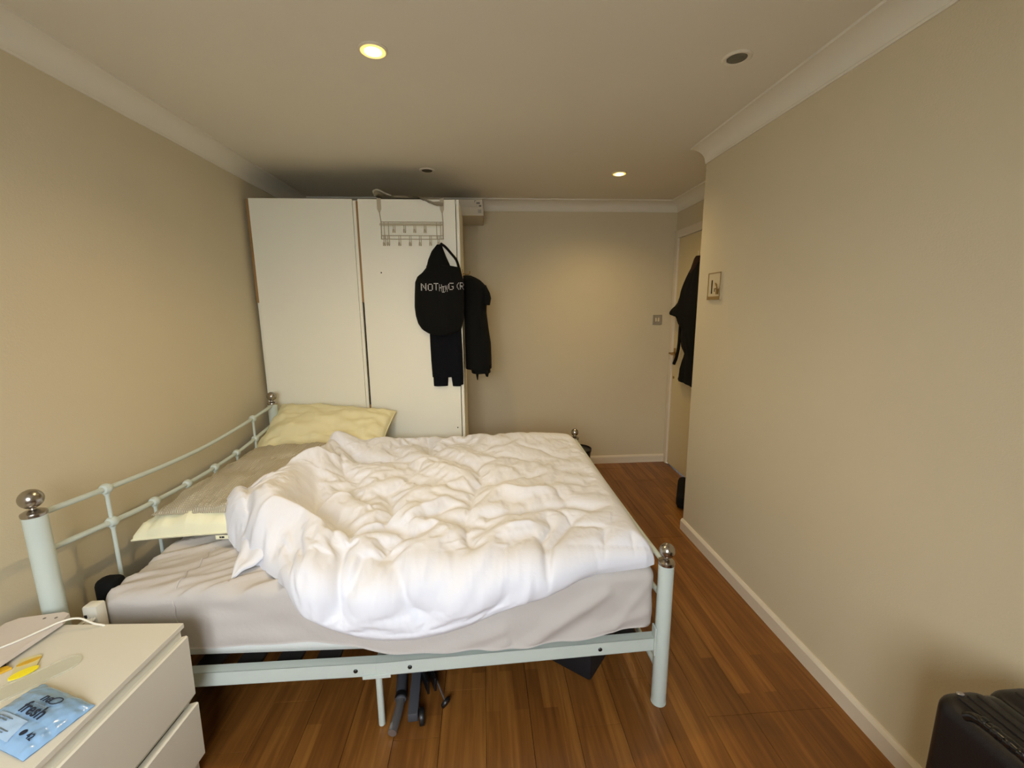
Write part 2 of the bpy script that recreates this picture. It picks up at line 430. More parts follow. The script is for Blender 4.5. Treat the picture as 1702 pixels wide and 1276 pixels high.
# ------------------------------------------------------------------ ceiling downlights
def downlight(x, y, lit, label):
    t = thing('recessed_downlight', label, 'ceiling light', (x, y, H), 'recessed ceiling downlights')
    MB().lathe([(.034, -.001), (.036, -.005), (.045, -.0068), (.051, -.003), (.051, 0.0)], (x, y, H), 28).build('trim_ring', M['trim'], t)
    MB().lathe([(.004, -.0105), (.016, -.0100), (.028, -.0080), (.0345, -.0040), (.0345, -.002)] if lit else [(.0335, -.0045), (.034, -.002)], (x, y, H), 28).build('lamp_face', M['lit'] if lit else M['lens'], t)
    if lit:
        MB().lathe([(.0335, -.0030), (.0350, -.0055), (.0395, -.0075), (.0425, -.0072)], (x, y, H), 28).build('halo_ring', M['glow'], t)['label'] = 'yellow ring glowing as the lamp halo'  # added emissive ring imitates the yellow halo around the lamp
        l = bpy.data.lights.new('downlight_beam', 'SPOT'); l.energy = SPOT_W*(1.25 if y < 2 else 1.0); l.color = (1.0, 0.73, 0.36)
        l.spot_size = math.radians(150); l.spot_blend = 1.0; l.shadow_soft_size = 0.03
        o = bpy.data.objects.new('downlight_beam', l); COL.objects.link(o); o.location = (x, y, H-0.016)
    return t
downlight(-0.36, 1.695, True, 'lit yellow ceiling downlight nearest the camera, above the bed')
downlight(0.945, 1.672, False, 'unlit grey ceiling downlight near the right wall coving')
downlight(-0.337, 3.010, False, 'unlit ceiling downlight just in front of the wardrobe top')
downlight(0.945, 3.022, True, 'small lit ceiling downlight farther back, near the door')

# ------------------------------------------------------------------ wardrobe
WX0, WX1, WY, WYB, WZ = -1.437, -0.134, 2.919, 3.50, 2.148
wd = thing('wardrobe', 'tall white two-door wardrobe with thin oak edges behind the bed', 'wardrobe', ((WX0+WX1)/2, 3.2, 0))
cb = MB()
cb.box(WX0-.016, WX0+.004, WY+.012, WYB, 0, WZ-.004).box(WX1-.018, WX1, WY, WYB, 0, WZ).box(WX0, WX1-.018, WY+.02, WYB, WZ-.022, WZ-.004)
cb.box(WX0, WX1-.018, WYB-.008, WYB, 0, WZ-.02).box(WX0, WX1-.018, WY+.03, WYB, .06, .08).box(WX0, WX1-.018, WY+.04, WY+.056, 0, .07)
cb.box(-.803, -.785, WY+.001, WYB, .06, WZ-.01)
cb.build('carcass', M['wardrobe'], wd, smooth=False)
dl = MB().box(WX0, -.805, WY-.002, WY+.016, .075, WZ, .0015).build('door', M['wardrobe'], wd, smooth=False)
drr = MB().box(-.771, -.157, WY-.002, WY+.016, .075, WZ, .0015).build('door', M['wardrobe'], wd, smooth=False)
MB().box(WX0-.017, WX0-.001, WY+.003, WY+.012, 1.508, WZ-.003).build('edge_strip', M['wood_edge'], wd, smooth=False)['label'] = 'oak edge strip'
MB().box(-.7845, -.7715, WY+.004, WY+.016, 1.506, WZ-.01).build('edge_strip', M['wood_edge'], wd, smooth=False)['label'] = 'oak edge strip'
MB().box(-.7845, -.7715, WY+.004, WY+.016, .10, .815).build('edge_strip', M['wood_edge'], wd, smooth=False)['label'] = 'oak edge strip'
MB().box(-.7845, -.7715, WY+.024, WY+.034, .81, 1.51).build('recess', M['dark'], wd, smooth=False)['label'] = 'dark strip painting the shaded slot between the doors'  # solid dark strip, the slot's shade put into its colour
for hx, hz in ((-.649, 1.695), (-.185, .638)): MB().lathe([(.0045, 0), (.0045, .0006)], (hx, WY-.002, hz), 10, (0, -1, 0)).build('screw_hole', M['dark'], drr)

# crumpled polythene lying along the wardrobe top
nu, nv = 40, 14
U, V = np.meshgrid(np.linspace(0, 1, nu), np.linspace(0, 1, nv), indexing='ij')
X = -.665+.43*U; Y = 2.895+.22*V
Z = 2.158+.022*np.exp(-((U-.06)/.08)**2)*(1-.4*V)+.010*np.abs(gnoise(U*7, V*3, 3))+.006*gnoise(U*15, V*6, 4)+.004
droop = sstep(.55, .95, U)*(1-sstep(0, .25, V))
Z = np.where(V < .2, Z-droop*.055, Z); Y = Y-droop*.008*(V < .25)
tv = np.stack([X, Y, Z], -1).reshape(-1, 3); bv = tv+np.array([0, 0, -.004])
fc = grid_faces(nu, nv)+grid_faces(nu, nv, nu*nv, True)
pb = mesh('plastic_sheet', np.vstack([tv, bv]), fc, M['plasticbag'], base=(-.45, 3.0, 2.15), angle=60)
tag(pb, 'crumpled pale polythene sheet lying along the top of the white wardrobe', 'plastic sheet')
mb = MB().tube(smooth_path([(-.662, 2.93, 2.17), (-.668, 2.92, 2.195), (-.64, 2.92, 2.203), (-.60, 2.92, 2.185), (-.56, 2.93, 2.17)]), .006, 8)
mb.build('rolled_edge', M['plasticbag'], pb)

# two white cartons overhanging the wardrobe's back corner
def carton(x0, x1, y0, y1, z0, z1, label, marks):
    t = thing('cardboard_box', label, 'box', ((x0+x1)/2, (y0+y1)/2, z0), 'cartons on top of the wardrobe')
    MB().box(x0, x1, y0, y1, z0, z1, .0015).build('carton', M['cardboard'], t, smooth=False)
    k = MB()
    for (a, b2, c, d) in marks: k.box(x0+a, x0+b2, y0-.0008, y0+.001, z0+c, z0+d)
    k.build('printing', M['carton_print'], t, smooth=False)
    return t
carton(-.20, .027, 3.40, 3.79, 2.150, 2.212, 'lower white cardboard box with a barcode label, overhanging the wardrobe side',
       [(.188+i*.0042, .190+i*.0042, .018, .044) for i in range(6)])
carton(-.21, .022, 3.42, 3.69, 2.214, 2.270, 'upper white cardboard box with a grey printed arrow, stacked above the barcode box',
       [(.170, .185, .044, .048), (.170, .174, .034, .048), (.185, .212, .024, .036), (.205, .222, .004, .016)])

# over-door hook rack
rk = thing('over_door_rack', 'white wire over-door hook rack hung on the right wardrobe door', 'hook rack', (-.435, 2.90, 1.90))
YR = WY-.012
for xk, xb in ((-.638, -.631), (-.242, -.238)):
    a = MB()
    a.box(xk-.013, xk+.013, YR+.007, YR+.0085, 2.088, 2.152).box(xk-.013, xk+.013, YR+.007, WY+.03, 2.1515, 2.153)
    a.prism([(-.013, 2.088), (.013, 2.088), (.004, 2.066), (-.004, 2.066)], 0, .0015, Matrix(((1, 0, 0, xk), (0, 0, 1, YR+.007), (0, 1, 0, 0), (0, 0, 0, 1))))
    a.tube([(xk, YR+.007, 2.07), (xb, YR+.005, 2.008), (xb-.003, YR+.005, 1.902)], .0032, 8)
    a.build('hanger_arm', M['whitemetal'], rk)
for z, yy in ((2.008, 0), (1.994, -.02), (1.984, -.034), (1.925, 0), (1.903, -.002)):
    MB().tube([(-.634, YR+yy, z), (-.236, YR+yy, z)], .0026, 8).build('rail', M['whitemetal'], rk)
for xx in (-.612, -.585, -.280, -.255):
    MB().tube([(xx, YR, 2.008), (xx, YR-.002, 1.903)], .0022, 6).build('upright', M['whitemetal'], rk)
def hook(x, z0, z1):
    h = MB()
    for s in (-.0055, .0055):
        h.tube(smooth_path([(x+s, YR-.002, z0), (x+s, YR-.003, z1+.012), (x+s, YR-.012, z1+.002), (x+s*.9, YR-.026, z1+.004), (x+s*.6, YR-.032, z1+.018)], 4), .002, 6)
    h.tube([(x-.004, YR-.032, z1+.018), (x+.004, YR-.032, z1+.018)], .002, 6)
    h.build('hook', M['whitemetal'], rk)
for x in (-.549, -.483, -.418, -.353): hook(x, 1.99, 1.940)
for x in (-.613, -.588, -.517, -.450, -.387, -.321, -.270): hook(x, 1.925, 1.860)

# ------------------------------------------------------------------ hanging clothes
def garment_rows(L, R_, n):
    zs = np.linspace(max(L[0][1], R_[0][1]), min(L[-1][1], R_[-1][1]), n)
    l = np.interp(-zs, [-p[1] for p in L], [p[0] for p in L]); r = np.interp(-zs, [-p[1] for p in R_], [p[0] for p in R_])
    return zs, l, r
def garment(name, L, R_, yback, depth, material, parent, n=44, mcols=26, fold=.012, seed=1, axis='x', sgn=-1, freq=14, base=None, bottom=None):
    """cloth hanging flat against a surface: outline L/R (across, z), bulging outwards from yback"""
    zs, l, r = garment_rows(L, R_, n)
    s = np.linspace(-1, 1, mcols); v = []
    A = np.zeros((n, mcols)); Zm = np.zeros((n, mcols)); D = np.zeros((n, mcols))
    for i in range(n):
        A[i] = l[i]+(r[i]-l[i])*(s+1)/2; Zm[i] = zs[i]
        dz = depth(i/(n-1)) if callable(depth) else depth
        D[i] = dz*np.sqrt(np.clip(1-np.abs(s)**2.6, 0, 1))
    if bottom is not None: Zm[-1] += bottom(s); Zm[-2] += bottom(s)*.5
    w = gnoise(A*freq+3.1, Zm*3.2+seed, seed)*fold+gnoise(A*freq*2.1, Zm*6, seed+5)*fold*.45
    edge = np.clip((1-np.abs(s))*5, 0, 1)
    D = D+w*edge
    fr_ = np.stack([A, yback+sgn*D, Zm], -1); bk = np.stack([A, np.full_like(A, yback), Zm], -1)
    if axis == 'y': fr_ = fr_[..., [1, 0, 2]]; bk = bk[..., [1, 0, 2]]
    vv = np.vstack([fr_.reshape(-1, 3), bk.reshape(-1, 3)]); N = n*mcols
    f = grid_faces(n, mcols)+grid_faces(n, mcols, N, True)
    for j in range(mcols-1):
        f.append([j, j+1, N+j+1, N+j]); k = (n-1)*mcols; f.append([k+j, N+k+j, N+k+j+1, k+j+1])
    for i in range(n-1):
        f.append([i*mcols, N+i*mcols, N+(i+1)*mcols, (i+1)*mcols]); k = mcols-1
        f.append([i*mcols+k, (i+1)*mcols+k, N+(i+1)*mcols+k, N+i*mcols+k])
    return mesh(name, vv, f, material, parent, base=base, angle=60), (A, Zm, yback+sgn*D)

hoodL = [(-.283, 1.867), (-.316, 1.83), (-.341, 1.775), (-.355, 1.726), (-.383, 1.693), (-.415, 1.67), (-.432, 1.633), (-.439, 1.55), (-.443, 1.473), (-.438, 1.415), (-.425, 1.365), (-.40, 1.325), (-.358, 1.297), (-.30, 1.285)]
hoodR = [(-.25, 1.867), (-.238, 1.83), (-.225, 1.793), (-.200, 1.736), (-.145, 1.733), (-.136, 1.731), (-.126, 1.681), (-.116, 1.643), (-.115, 1.547), (-.117, 1.451), (-.119, 1.393), (-.136, 1.334), (-.153, 1.306), (-.22, 1.285)]
hd_ = thing('hooded_top', 'black hooded top with white dotted lettering hung from the wire rack', 'hooded top', (-.28, 2.86, 1.285))
hbody, (HA, HZ, HY) = garment('body', hoodL[3:], hoodR[3:], 2.902, lambda t: .035+.055*math.sin(math.pi*min(1, .18+t*.8)), M['black'], hd_, n=40, mcols=34, fold=.010, seed=2)
hhood, _ = garment('hood', hoodL[:5], hoodR[:4]+[(-.195, 1.70)], 2.900, lambda t: .022+.04*t, M['black'], hd_, n=18, mcols=18, fold=.008, seed=4)
MB().tube(smooth_path([(-.255, 2.872, 1.872), (-.224, 2.868, 1.849), (-.188, 2.868, 1.808), (-.160, 2.87, 1.772), (-.146, 2.872, 1.735), (-.142, 2.872, 1.71)]), [.008]*41, 8).build('strap', M['black'], hd_)
GL = {'N': ['1...1', '11..1', '1.1.1', '1.1.1', '1..11', '1...1', '1...1'], 'O': ['.111.', '1...1', '1...1', '1...1', '1...1', '1...1', '.111.'],
      'T': ['11111', '..1..', '..1..', '..1..', '..1..', '..1..', '..1..'], 'H': ['1...1', '1...1', '1...1', '11111', '1...1', '1...1', '1...1'],
      'I': ['111', '.1.', '.1.', '.1.', '.1.', '.1.', '111'], 'G': ['.1111', '1....', '1....', '1..11', '1...1', '1...1', '.111.'],
      '(': ['..1', '.1.', '1..', '1..', '1..', '.1.', '..1'], 'R': ['1111.', '1...1', '1...1', '1111.', '1.1..', '1..1.', '1...1']}
# letter, left x, width, lower z, height: the H I N letters sink into a fold of the cloth
LT = [('N', -.386, .036, 1.575, .046), ('O', -.342, .034, 1.573, .045), ('T', -.303, .030, 1.576, .046), ('H', -.269, .017, 1.570, .044), ('I', -.252, .017, 1.562, .040), ('N', -.231, .014, 1.566, .042), ('G', -.211, .033, 1.578, .046), ('(', -.158, .014, 1.580, .046), ('R', -.139, .024, 1.582, .046)]
def front_y(x, z):
    i = int(np.argmin(np.abs(HZ[:, 0]-z))); return float(np.interp(x, HA[i], HY[i]))
ld = MB()
for ch, lx, wdt, lz, ht in LT:
    g = GL[ch]; nc = len(g[0])
    for r_ in range(7):
        for c2 in range(nc):
            if g[r_][c2] == '1':
                px_, pz_ = lx+wdt*(c2+.5)/nc, lz+ht*(6.5-r_)/7
                hw = wdt/nc*.42; hh = ht/7*.29
                yy = front_y(px_, pz_)
                ld.box(px_-hw, px_+hw, yy-.0035, yy+.003, pz_-hh, pz_+hh)
ldo = ld.build('lettering', M['print'], hd_, smooth=False); ldo['label'] = 'white dotted lettering'; ldo['kind'] = 'stuff'

tr = thing('trousers', 'black trousers hanging below the lettered black top', 'trousers', (-.245, 2.89, .938))
garment('waist', [(-.352, 1.36), (-.352, 1.216), (-.350, 1.115), (-.346, 1.02), (-.345, 1.0)], [(-.142, 1.36), (-.137, 1.213), (-.136, 1.112), (-.135, 1.02), (-.135, 1.0)], 2.912, .028, M['blacknavy'], tr, n=26, mcols=24, fold=.008, seed=6)
garment('leg', [(-.346, 1.03), (-.340, 1.013), (-.339, .939)], [(-.236, 1.03), (-.238, 1.007), (-.242, .941)], 2.912, .024, M['blacknavy'], tr, n=10, mcols=12, fold=.004, seed=7)
garment('leg', [(-.222, 1.03), (-.219, 1.012), (-.210, .936)], [(-.135, 1.03), (-.135, 1.0), (-.137, .939)], 2.912, .024, M['blacknavy'], tr, n=10, mcols=12, fold=.004, seed=8, bottom=lambda s: .010*(s > .55))

# jacket on a hook at the wardrobe's side
jk = thing('jacket', 'black jacket hanging from a hook on the right side of the wardrobe', 'jacket', (-.05, 3.1, .95))
def profile_cloth(name, L, R_, y0, y1, material, parent, seed, n=40, k=20, fold=.006):
    """hanging cloth with an outline in x,z and a rounded thickness along y"""
    zs, l, r = garment_rows(L, R_, n); v = []
    for i in range(n):
        for j in range(k):
            a = 2*math.pi*j/k; ca, sa = math.cos(a), math.sin(a)
            ex = math.copysign(abs(ca)**.8, ca); ey = math.copysign(abs(sa)**.8, sa)
            w = 1+.06*math.sin(5*a+zs[i]*9+seed)+.05*math.sin(9*a-zs[i]*14)
            t = min(1, i/3.0+.25)
            v.append(((l[i]+r[i])/2+(r[i]-l[i])/2*ex, (y0+y1)/2+(y1-y0)/2*ey*w*t, zs[i]))
    f = [[i*k+j, i*k+(j+1) % k, (i+1)*k+(j+1) % k, (i+1)*k+j] for i in range(n-1) for j in range(k)]
    f += [list(range(k))[::-1], [(n-1)*k+j for j in range(k)]]
    return mesh(name, v, f, material, parent, angle=70)
profile_cloth('body', [(-.128, 1.69), (-.128, 1.5), (-.127, 1.2), (-.126, 1.03)], [(-.072, 1.69), (-.041, 1.677), (.001, 1.652), (.034, 1.617), (.055, 1.567), (.060, 1.54), (.036, 1.483), (.034, 1.428), (.046, 1.321), (.061, 1.212), (.064, 1.102)], 2.99, 3.28, M['black'], jk, 1)
profile_cloth('sleeve', [(-.02, 1.62), (-.005, 1.55), (.0, 1.50), (.012, 1.482)], [(.034, 1.617), (.059, 1.567), (.067, 1.529), (.058, 1.482)], 3.0, 3.12, M['black'], jk, 2, n=16, k=14)
profile_cloth('hem', [(-.126, 1.14), (-.110, 1.05), (-.085, 1.014)], [(.045, 1.14), (.050, 1.06), (.056, 1.0)], 3.0, 3.25, M['black'], jk, 3, n=12, k=18)
h = MB()
for (xa, xb, zb) in ((-.085, -.010, 1.005), (-.062, -.024, .952), (-.010, .058, .974)):
    h.prism([(xa, 1.06), (xb, 1.06), ((xa*.35+xb*.65), zb), ((xa*.55+xb*.45), zb+.004)], 3.03, 3.06, Matrix(((1, 0, 0, 0), (0, 0, 1, 0), (0, 1, 0, 0), (0, 0, 0, 1))))
h.build('hem_points', M['black'], jk)
MB().box(-.136, -.128, 3.08, 3.10, 1.66, 1.73, .001).tube(smooth_path([(-.130, 3.09, 1.70), (-.10, 3.09, 1.695), (-.082, 3.09, 1.70), (-.078, 3.09, 1.718)], 4), .004, 8).build('side_hook', M['brass'], wd)

# coat on the door, seen past the corner of the right wall
ct = thing('coat', 'black coat with a dangling belt hung on the door behind the right wall corner', 'coat', (1.63, 3.27, .86))
coatL = [(3.30, 1.841), (3.354, 1.824), (3.418, 1.719), (3.477, 1.628), (3.519, 1.547), (3.567, 1.493), (3.655, 1.448), (3.715, 1.411), (3.695, 1.390), (3.609, 1.380), (3.561, 1.367), (3.498, 1.309), (3.462, 1.28), (3.485, 1.209), (3.486, 1.133), (3.457, 1.075), (3.517, .95), (3.56, .843)]
coatR = [(3.24, 1.841), (3.15, 1.75), (3.10, 1.5), (3.08, 1.2), (3.06, .843)]
garment('body', coatL, coatR, 1.708, lambda t: .03+.09*math.sin(math.pi*min(.9, .1+t)), M['black'], ct, n=70, mcols=26, fold=.012, seed=9, axis='y', bottom=lambda s: -.02*(s+1)/2)
MB().tube(smooth_path([(1.685, 3.545, 1.375), (1.68, 3.545, 1.266), (1.68, 3.550, 1.14), (1.683, 3.585, 1.035), (1.685, 3.635, .965)]), .014, 8).build('belt', M['black'], ct)
bs = garment('scarf', [(3.262, 1.838), (3.297, 1.820), (3.336, 1.758), (3.377, 1.69), (3.40, 1.62), (3.43, 1.55)], [(3.21, 1.838), (3.225, 1.80), (3.25, 1.74), (3.276, 1.677), (3.32, 1.60), (3.37, 1.55)], 1.655, .030, M['brown'], None, n=26, mcols=14, fold=.004, seed=12, axis='y', base=(1.64, 3.30, 1.55))[0]
tag(bs, 'dark brown scarf over the black coat on the door hook', 'scarf')

# black bag on the floor beyond the corner
v = []
bb = MB().box(-.10, .10, -.22, .22, .003, .105, .035, Matrix.Translation((1.568, 2.965, 0)) @ Matrix.Rotation(math.radians(-27), 4, 'Z'))
bg_ = bb.build('bag', M['black'], base=(1.545, 2.95, 0))
tag(bg_, 'black bag on the floor peeking past the right wall corner', 'bag')
MB().tube(smooth_path([(1.56, 2.90, .100), (1.56, 2.92, .125), (1.60, 2.99, .13), (1.62, 3.04, .100)]), .01, 8).build('handle', M['black'], bg_)

# waste bin at the far wall
bn = thing('waste_bin', 'small black waste bin by the far wall beyond the bed foot', 'waste bin', (.772, 3.33, 0))
MB().lathe([(.078, 0), (.080, .004), (.103, .30), (.100, .30), (.077, .008)], (.772, 3.33, 0), 28).build('bucket', M['bin'], bn)
MB().lathe([(.101, .296), (.108, .298), (.108, .318), (.102, .320), (.100, .31)], (.772, 3.33, 0), 28).build('rim', M['blackplastic'], bn)

# wall fittings
sw = thing('light_switch', 'square grey metal switch plate on the far wall beside the door', 'light switch', (1.581, YF, 1.347))
MB().box(1.538, 1.624, YF-.008, YF, 1.304, 1.390, .002).build('plate', M['switch'], sw, smooth=False)
MB().box(1.562, 1.578, YF-.013, YF-.007, 1.33, 1.364, .002).box(1.584, 1.600, YF-.013, YF-.007, 1.33, 1.364, .002).build('rocker', M['plate'], sw, smooth=False)
pp = thing('wall_control_plate', 'cream control plate with a dark slot and key on the right wall', 'wall control', (XR, 2.36, 1.57))
MB().box(XR-.007, XR, 2.297, 2.425, 1.497, 1.645, .003).build('plate', M['plate'], pp, smooth=False)
MB().box(XR-.0095, XR-.006, 2.297, 2.425, 1.640, 1.645).box(XR-.0095, XR-.006, 2.297, 2.301, 1.515, 1.645).box(XR-.0095, XR-.006, 2.421, 2.425, 1.515, 1.645).build('border', M['plate_dark'], pp, smooth=False)
MB().box(XR-.011, XR-.006, 2.297, 2.425, 1.497, 1.515, .001).build('lower_strip', M['plate_dark'], pp, smooth=False)
MB().box(XR-.0085, XR-.006, 2.378, 2.388, 1.530, 1.605).box(XR-.0085, XR-.006, 2.352, 2.356, 1.54, 1.558).build('slot', M['dark'], pp, smooth=False)
MB().tube(smooth_path([(XR-.009, 2.330, 1.575), (XR-.02, 2.325, 1.585), (XR-.02, 2.318, 1.575), (XR-.012, 2.322, 1.56), (XR-.016, 2.34, 1.555)]), .0035, 6).box(XR-.016, XR-.009, 2.307, 2.327, 1.525, 1.555, .001).build('key', M['brass'], pp)

# ------------------------------------------------------------------ bed frame
bed = thing('bed_frame', 'white tubular metal double bed frame with nickel ball finials', 'bed', (-.36, 2.05, 0))
HX, FX = -1.355, .628
PY = {'FL': (-1.347, 1.283), 'BL': (-1.362, 2.790), 'FR': (.632, 1.331), 'BR': (.622, 2.800)}
def post(key, zt, r, fr_):
    x, y = PY[key]
    p = MB().tube([(x, y, 0.004), (x, y, zt)], r, 20).build('post', M['bedmetal'], bed)
    f = MB().lathe([(r+.0012, zt-.006), (r+.0022, zt), (r+.001, zt+.005), (r*.72, zt+.010), (.009, zt+.014), (.008, zt+.019)] +
                   [(max(.004, fr_*math.sin(a)), zt+.017+fr_-fr_*math.cos(a)) for a in [math.pi*k/12 for k in range(2, 13)]], (x, y, 0), 24)
    f.build('finial', M['nickel'], p)['label'] = 'nickel ball finial'
    MB().lathe([(r+.001, .0), (r+.001, .006), (r*.9, .0065)], (x, y, 0), 20).build('foot_cap', M['bedmetal'], p)
post('FL', .868, .028, .029); post('BL', .868, .028, .029); post('FR', .572, .027, .027); post('BR', .572, .027, .025)
upr = smooth_path([(HX, 1.283, .858), (HX, 1.532, .836), (HX, 1.78, .818), (HX, 2.04, .810), (HX, 2.29, .818), (HX, 2.54, .836), (HX-.004, 2.79, .858)], 8)
lor = smooth_path([(HX, 1.283, .738), (HX, 1.535, .709), (HX, 1.735, .692), (HX, 2.035, .683), (HX, 2.33, .692), (HX, 2.53, .712), (HX-.004, 2.79, .742)], 8)
MB().tube(upr, .0095, 12).build('headboard_rail', M['bedmetal'], bed)
MB().tube(lor, .0095, 12).build('headboard_rail', M['bedmetal'], bed)
MB().tube([(HX+.004, 1.283, .43), (HX-.004, 2.79, .43)], .012, 12).build('headboard_rail', M['bedmetal'], bed)
def zat(path, y): return float(np.interp(y, [p.y for p in path], [p.z for p in path]))
for k, y in enumerate((1.534, 1.735, 1.934, 2.136, 2.333, 2.530)):
    top = zat(upr, y) if k in (0, 5) else zat(lor, y)
    s = MB().tube([(HX, y, .43), (HX, y, top)], .0065, 10).build('spindle', M['bedmetal'], bed)
    cpts = [zat(lor, y)]+([zat(upr, y)] if k in (0, 5) else [])
    for z in cpts:
        c = MB()
        c.lathe([(.010, -.016), (.016, -.013), (.0195, -.004), (.0195, .004), (.016, .013), (.010, .016)], (HX, y, z), 16, (0, 1, -.05))
        c.lathe([(.0085, -.024), (.0095, -.015), (.0085, -.008)], (HX, y, z), 12)
        c.build('collar', M['bedmetal'], s)
fu = smooth_path([(.630, 1.331, .562), (.628, 1.55, .556), (.627, 2.06, .552), (.625, 2.55, .560), (.622, 2.80, .566)], 8)
fl_ = smooth_path([(.630, 1.331, .428), (.627, 1.55, .410), (.626, 2.06, .398), (.624, 2.55, .412), (.622, 2.80, .432)], 8)
MB().tube(fu, .0095, 12).build('footboard_rail', M['bedmetal'], bed)
MB().tube(fl_, .0095, 12).build('footboard_rail', M['bedmetal'], bed)
MB().tube([(.630, 1.331, .125), (.622, 2.80, .125)], .0105, 12).build('footboard_rail', M['bedmetal'], bed)
for y in (1.57, 1.81, 2.06, 2.31, 2.56):
    MB().tube([(.626, y, .125), (.626, y, zat(fu, y) if y in (1.57, 2.56) else zat(fl_, y))], .0065, 10).build('spindle', M['bedmetal'], bed)
# side rails in two halves
def rail_half(p0, p1, back):
    d = (Vector(p1)-Vector(p0)); L = d.length; ang = math.atan2(d.y, d.x); tilt = math.atan2(d.z, math.hypot(d.x, d.y))
    mtx = Matrix.Translation(p0) @ Matrix.Rotation(ang, 4, 'Z') @ Matrix.Rotation(-tilt, 4, 'Y')
    b = MB()
    y0, y1 = (0, .034) if not back else (-.034, 0)
    b.box(0, L, y0, y1, -.003, 0, .0008, mtx).box(0, L, 0 if not back else -.003, .003 if not back else 0, -.052, 0, .0008, mtx).box(0, L, y0, y1, -.052, -.049, .0008, mtx)
    return b.build('side_rail', M['bedmetal'], bed, smooth=False), mtx
ra, mA = rail_half((-1.32, 1.277, .294), (-.387, 1.303, .265), False)
rb, mB = rail_half((-.389, 1.3015, .266), (.607, 1.329, .272), False)
rail_half((-1.335, 2.815, .294), (-.38, 2.815, .268), True); rail_half((-.38, 2.815, .268), (.60, 2.815, .272), True)
jb = MB().box(-.05, .045, -.0035, .0, -.060, -.046, .001, Matrix.Translation((-.385, 1.3025, .266)) @ Matrix.Rotation(.027, 4, 'Z'))
jb.build('joint_bracket', M['bedmetal'], bed, smooth=False)
bt = MB()
def bolts(mtx, xs, par):
    for x in xs:
        c = mtx @ Vector((x, 0, -.027)); MB().lathe([(.0075, -.001), (.0075, .002), (.005, .0045)], c, 12, (0, -1, 0)).build('bolt', M['bolt'], par)
bolts(mA, [.865], ra); bolts(mB, [.115, .79], rb)
MB().box(.600, .606, 1.318, 1.350, .205, .318, .002).build('rail_bracket', M['bedmetal'], bed, smooth=False)
for (x, y) in ((-.385, 1.318), (-.38, 2.79), (-.38, 2.05)):
    MB().tube([(x, y, .003), (x, y, .262)], .0115, 14).build('middle_leg', M['bedmetal'], bed)
MB().box(-.40, -.365, 1.340, 2.78, .214, .239, .002).build('cross_bar', M['bedmetal'], bed, smooth=False)
for k in range(14):  # extra slats packed close to darken the gap and block light below
    x = -1.24+.135*k
    if abs(x+.38) < .06: continue
    MB().box(x-.04, x+.04, 1.345, 2.78, .240, .254, .002).build('slat', M['slat'], bed, smooth=False)

# ------------------------------------------------------------------ mattress and fitted sheet
def rounded_box(x0, x1, y0, y1, z0, z1, rad, nx, ny, nz, flat_bottom=False):
    """subdivided box with rounded edges; returns verts, faces"""
    idx = {}; v = []; f = []
    lx, ly, lz = np.linspace(x0, x1, nx+1), np.linspace(y0, y1, ny+1), np.linspace(z0, z1, nz+1)
    def vid(i, j, k):
        if (i, j, k) not in idx: idx[(i, j, k)] = len(v); v.append((lx[i], ly[j], lz[k]))
        return idx[(i, j, k)]
    for i in range(nx):
        for j in range(ny):
            f.append([vid(i, j, nz), vid(i+1, j, nz), vid(i+1, j+1, nz), vid(i, j+1, nz)]); f.append([vid(i, j, 0), vid(i, j+1, 0), vid(i+1, j+1, 0), vid(i+1, j, 0)])
        for k in range(nz):
            f.append([vid(i, 0, k), vid(i+1, 0, k), vid(i+1, 0, k+1), vid(i, 0, k+1)]); f.append([vid(i, ny, k), vid(i, ny, k+1), vid(i+1, ny, k+1), vid(i+1, ny, k)])
    for j in range(ny):
        for k in range(nz):
            f.append([vid(0, j, k), vid(0, j, k+1), vid(0, j+1, k+1), vid(0, j+1, k)]); f.append([vid(nx, j, k), vid(nx, j+1, k), vid(nx, j+1, k+1), vid(nx, j, k+1)])
    P = np.array(v); lo = np.array([x0, y0, z0-(0 if not flat_bottom else rad)])+rad; hi = np.array([x1, y1, z1])-rad
    C = np.clip(P, lo, hi); D = P-C; n = np.linalg.norm(D, axis=1, keepdims=True)
    return np.where(n > 1e-9, C+D/np.maximum(n, 1e-9)*rad, P), f, np.where(n > 1e-9, D/np.maximum(n, 1e-9), 0)
P, f, N = rounded_box(-1.250, .585, 1.336, 2.76, .320, .540, .035, 60, 40, 10, True)
seat = .290+.028*np.clip((-P[:, 0]-.25)/.95, 0, 1)+.030*np.clip((P[:, 0]-.25)/.35, 0, 1)
P[:, 2] = seat+(P[:, 2]-.320)*(.540-seat)/.220
mt_ = mesh('mattress', P, f, M['mattress'], base=(-.33, 2.05, .29), angle=180)
tag(mt_, 'thick mattress on the metal bed frame, white border showing under its sheet', 'mattress')

P, f, N = rounded_box(-1.258, .597, 1.322, 2.77, .345, .552, .040, 180, 150, 22, True)
X, Y, Z = P[:, 0].copy(), P[:, 1].copy(), P[:, 2].copy()
hem = .346-.062*sstep(-.62, -.30, X)+.040*sstep(.20, .58, X)+.004*gnoise(X*6, Y*6, 5)
P[:, 2] = hem+(Z-.345)/(.552-.345)*(.552-hem)
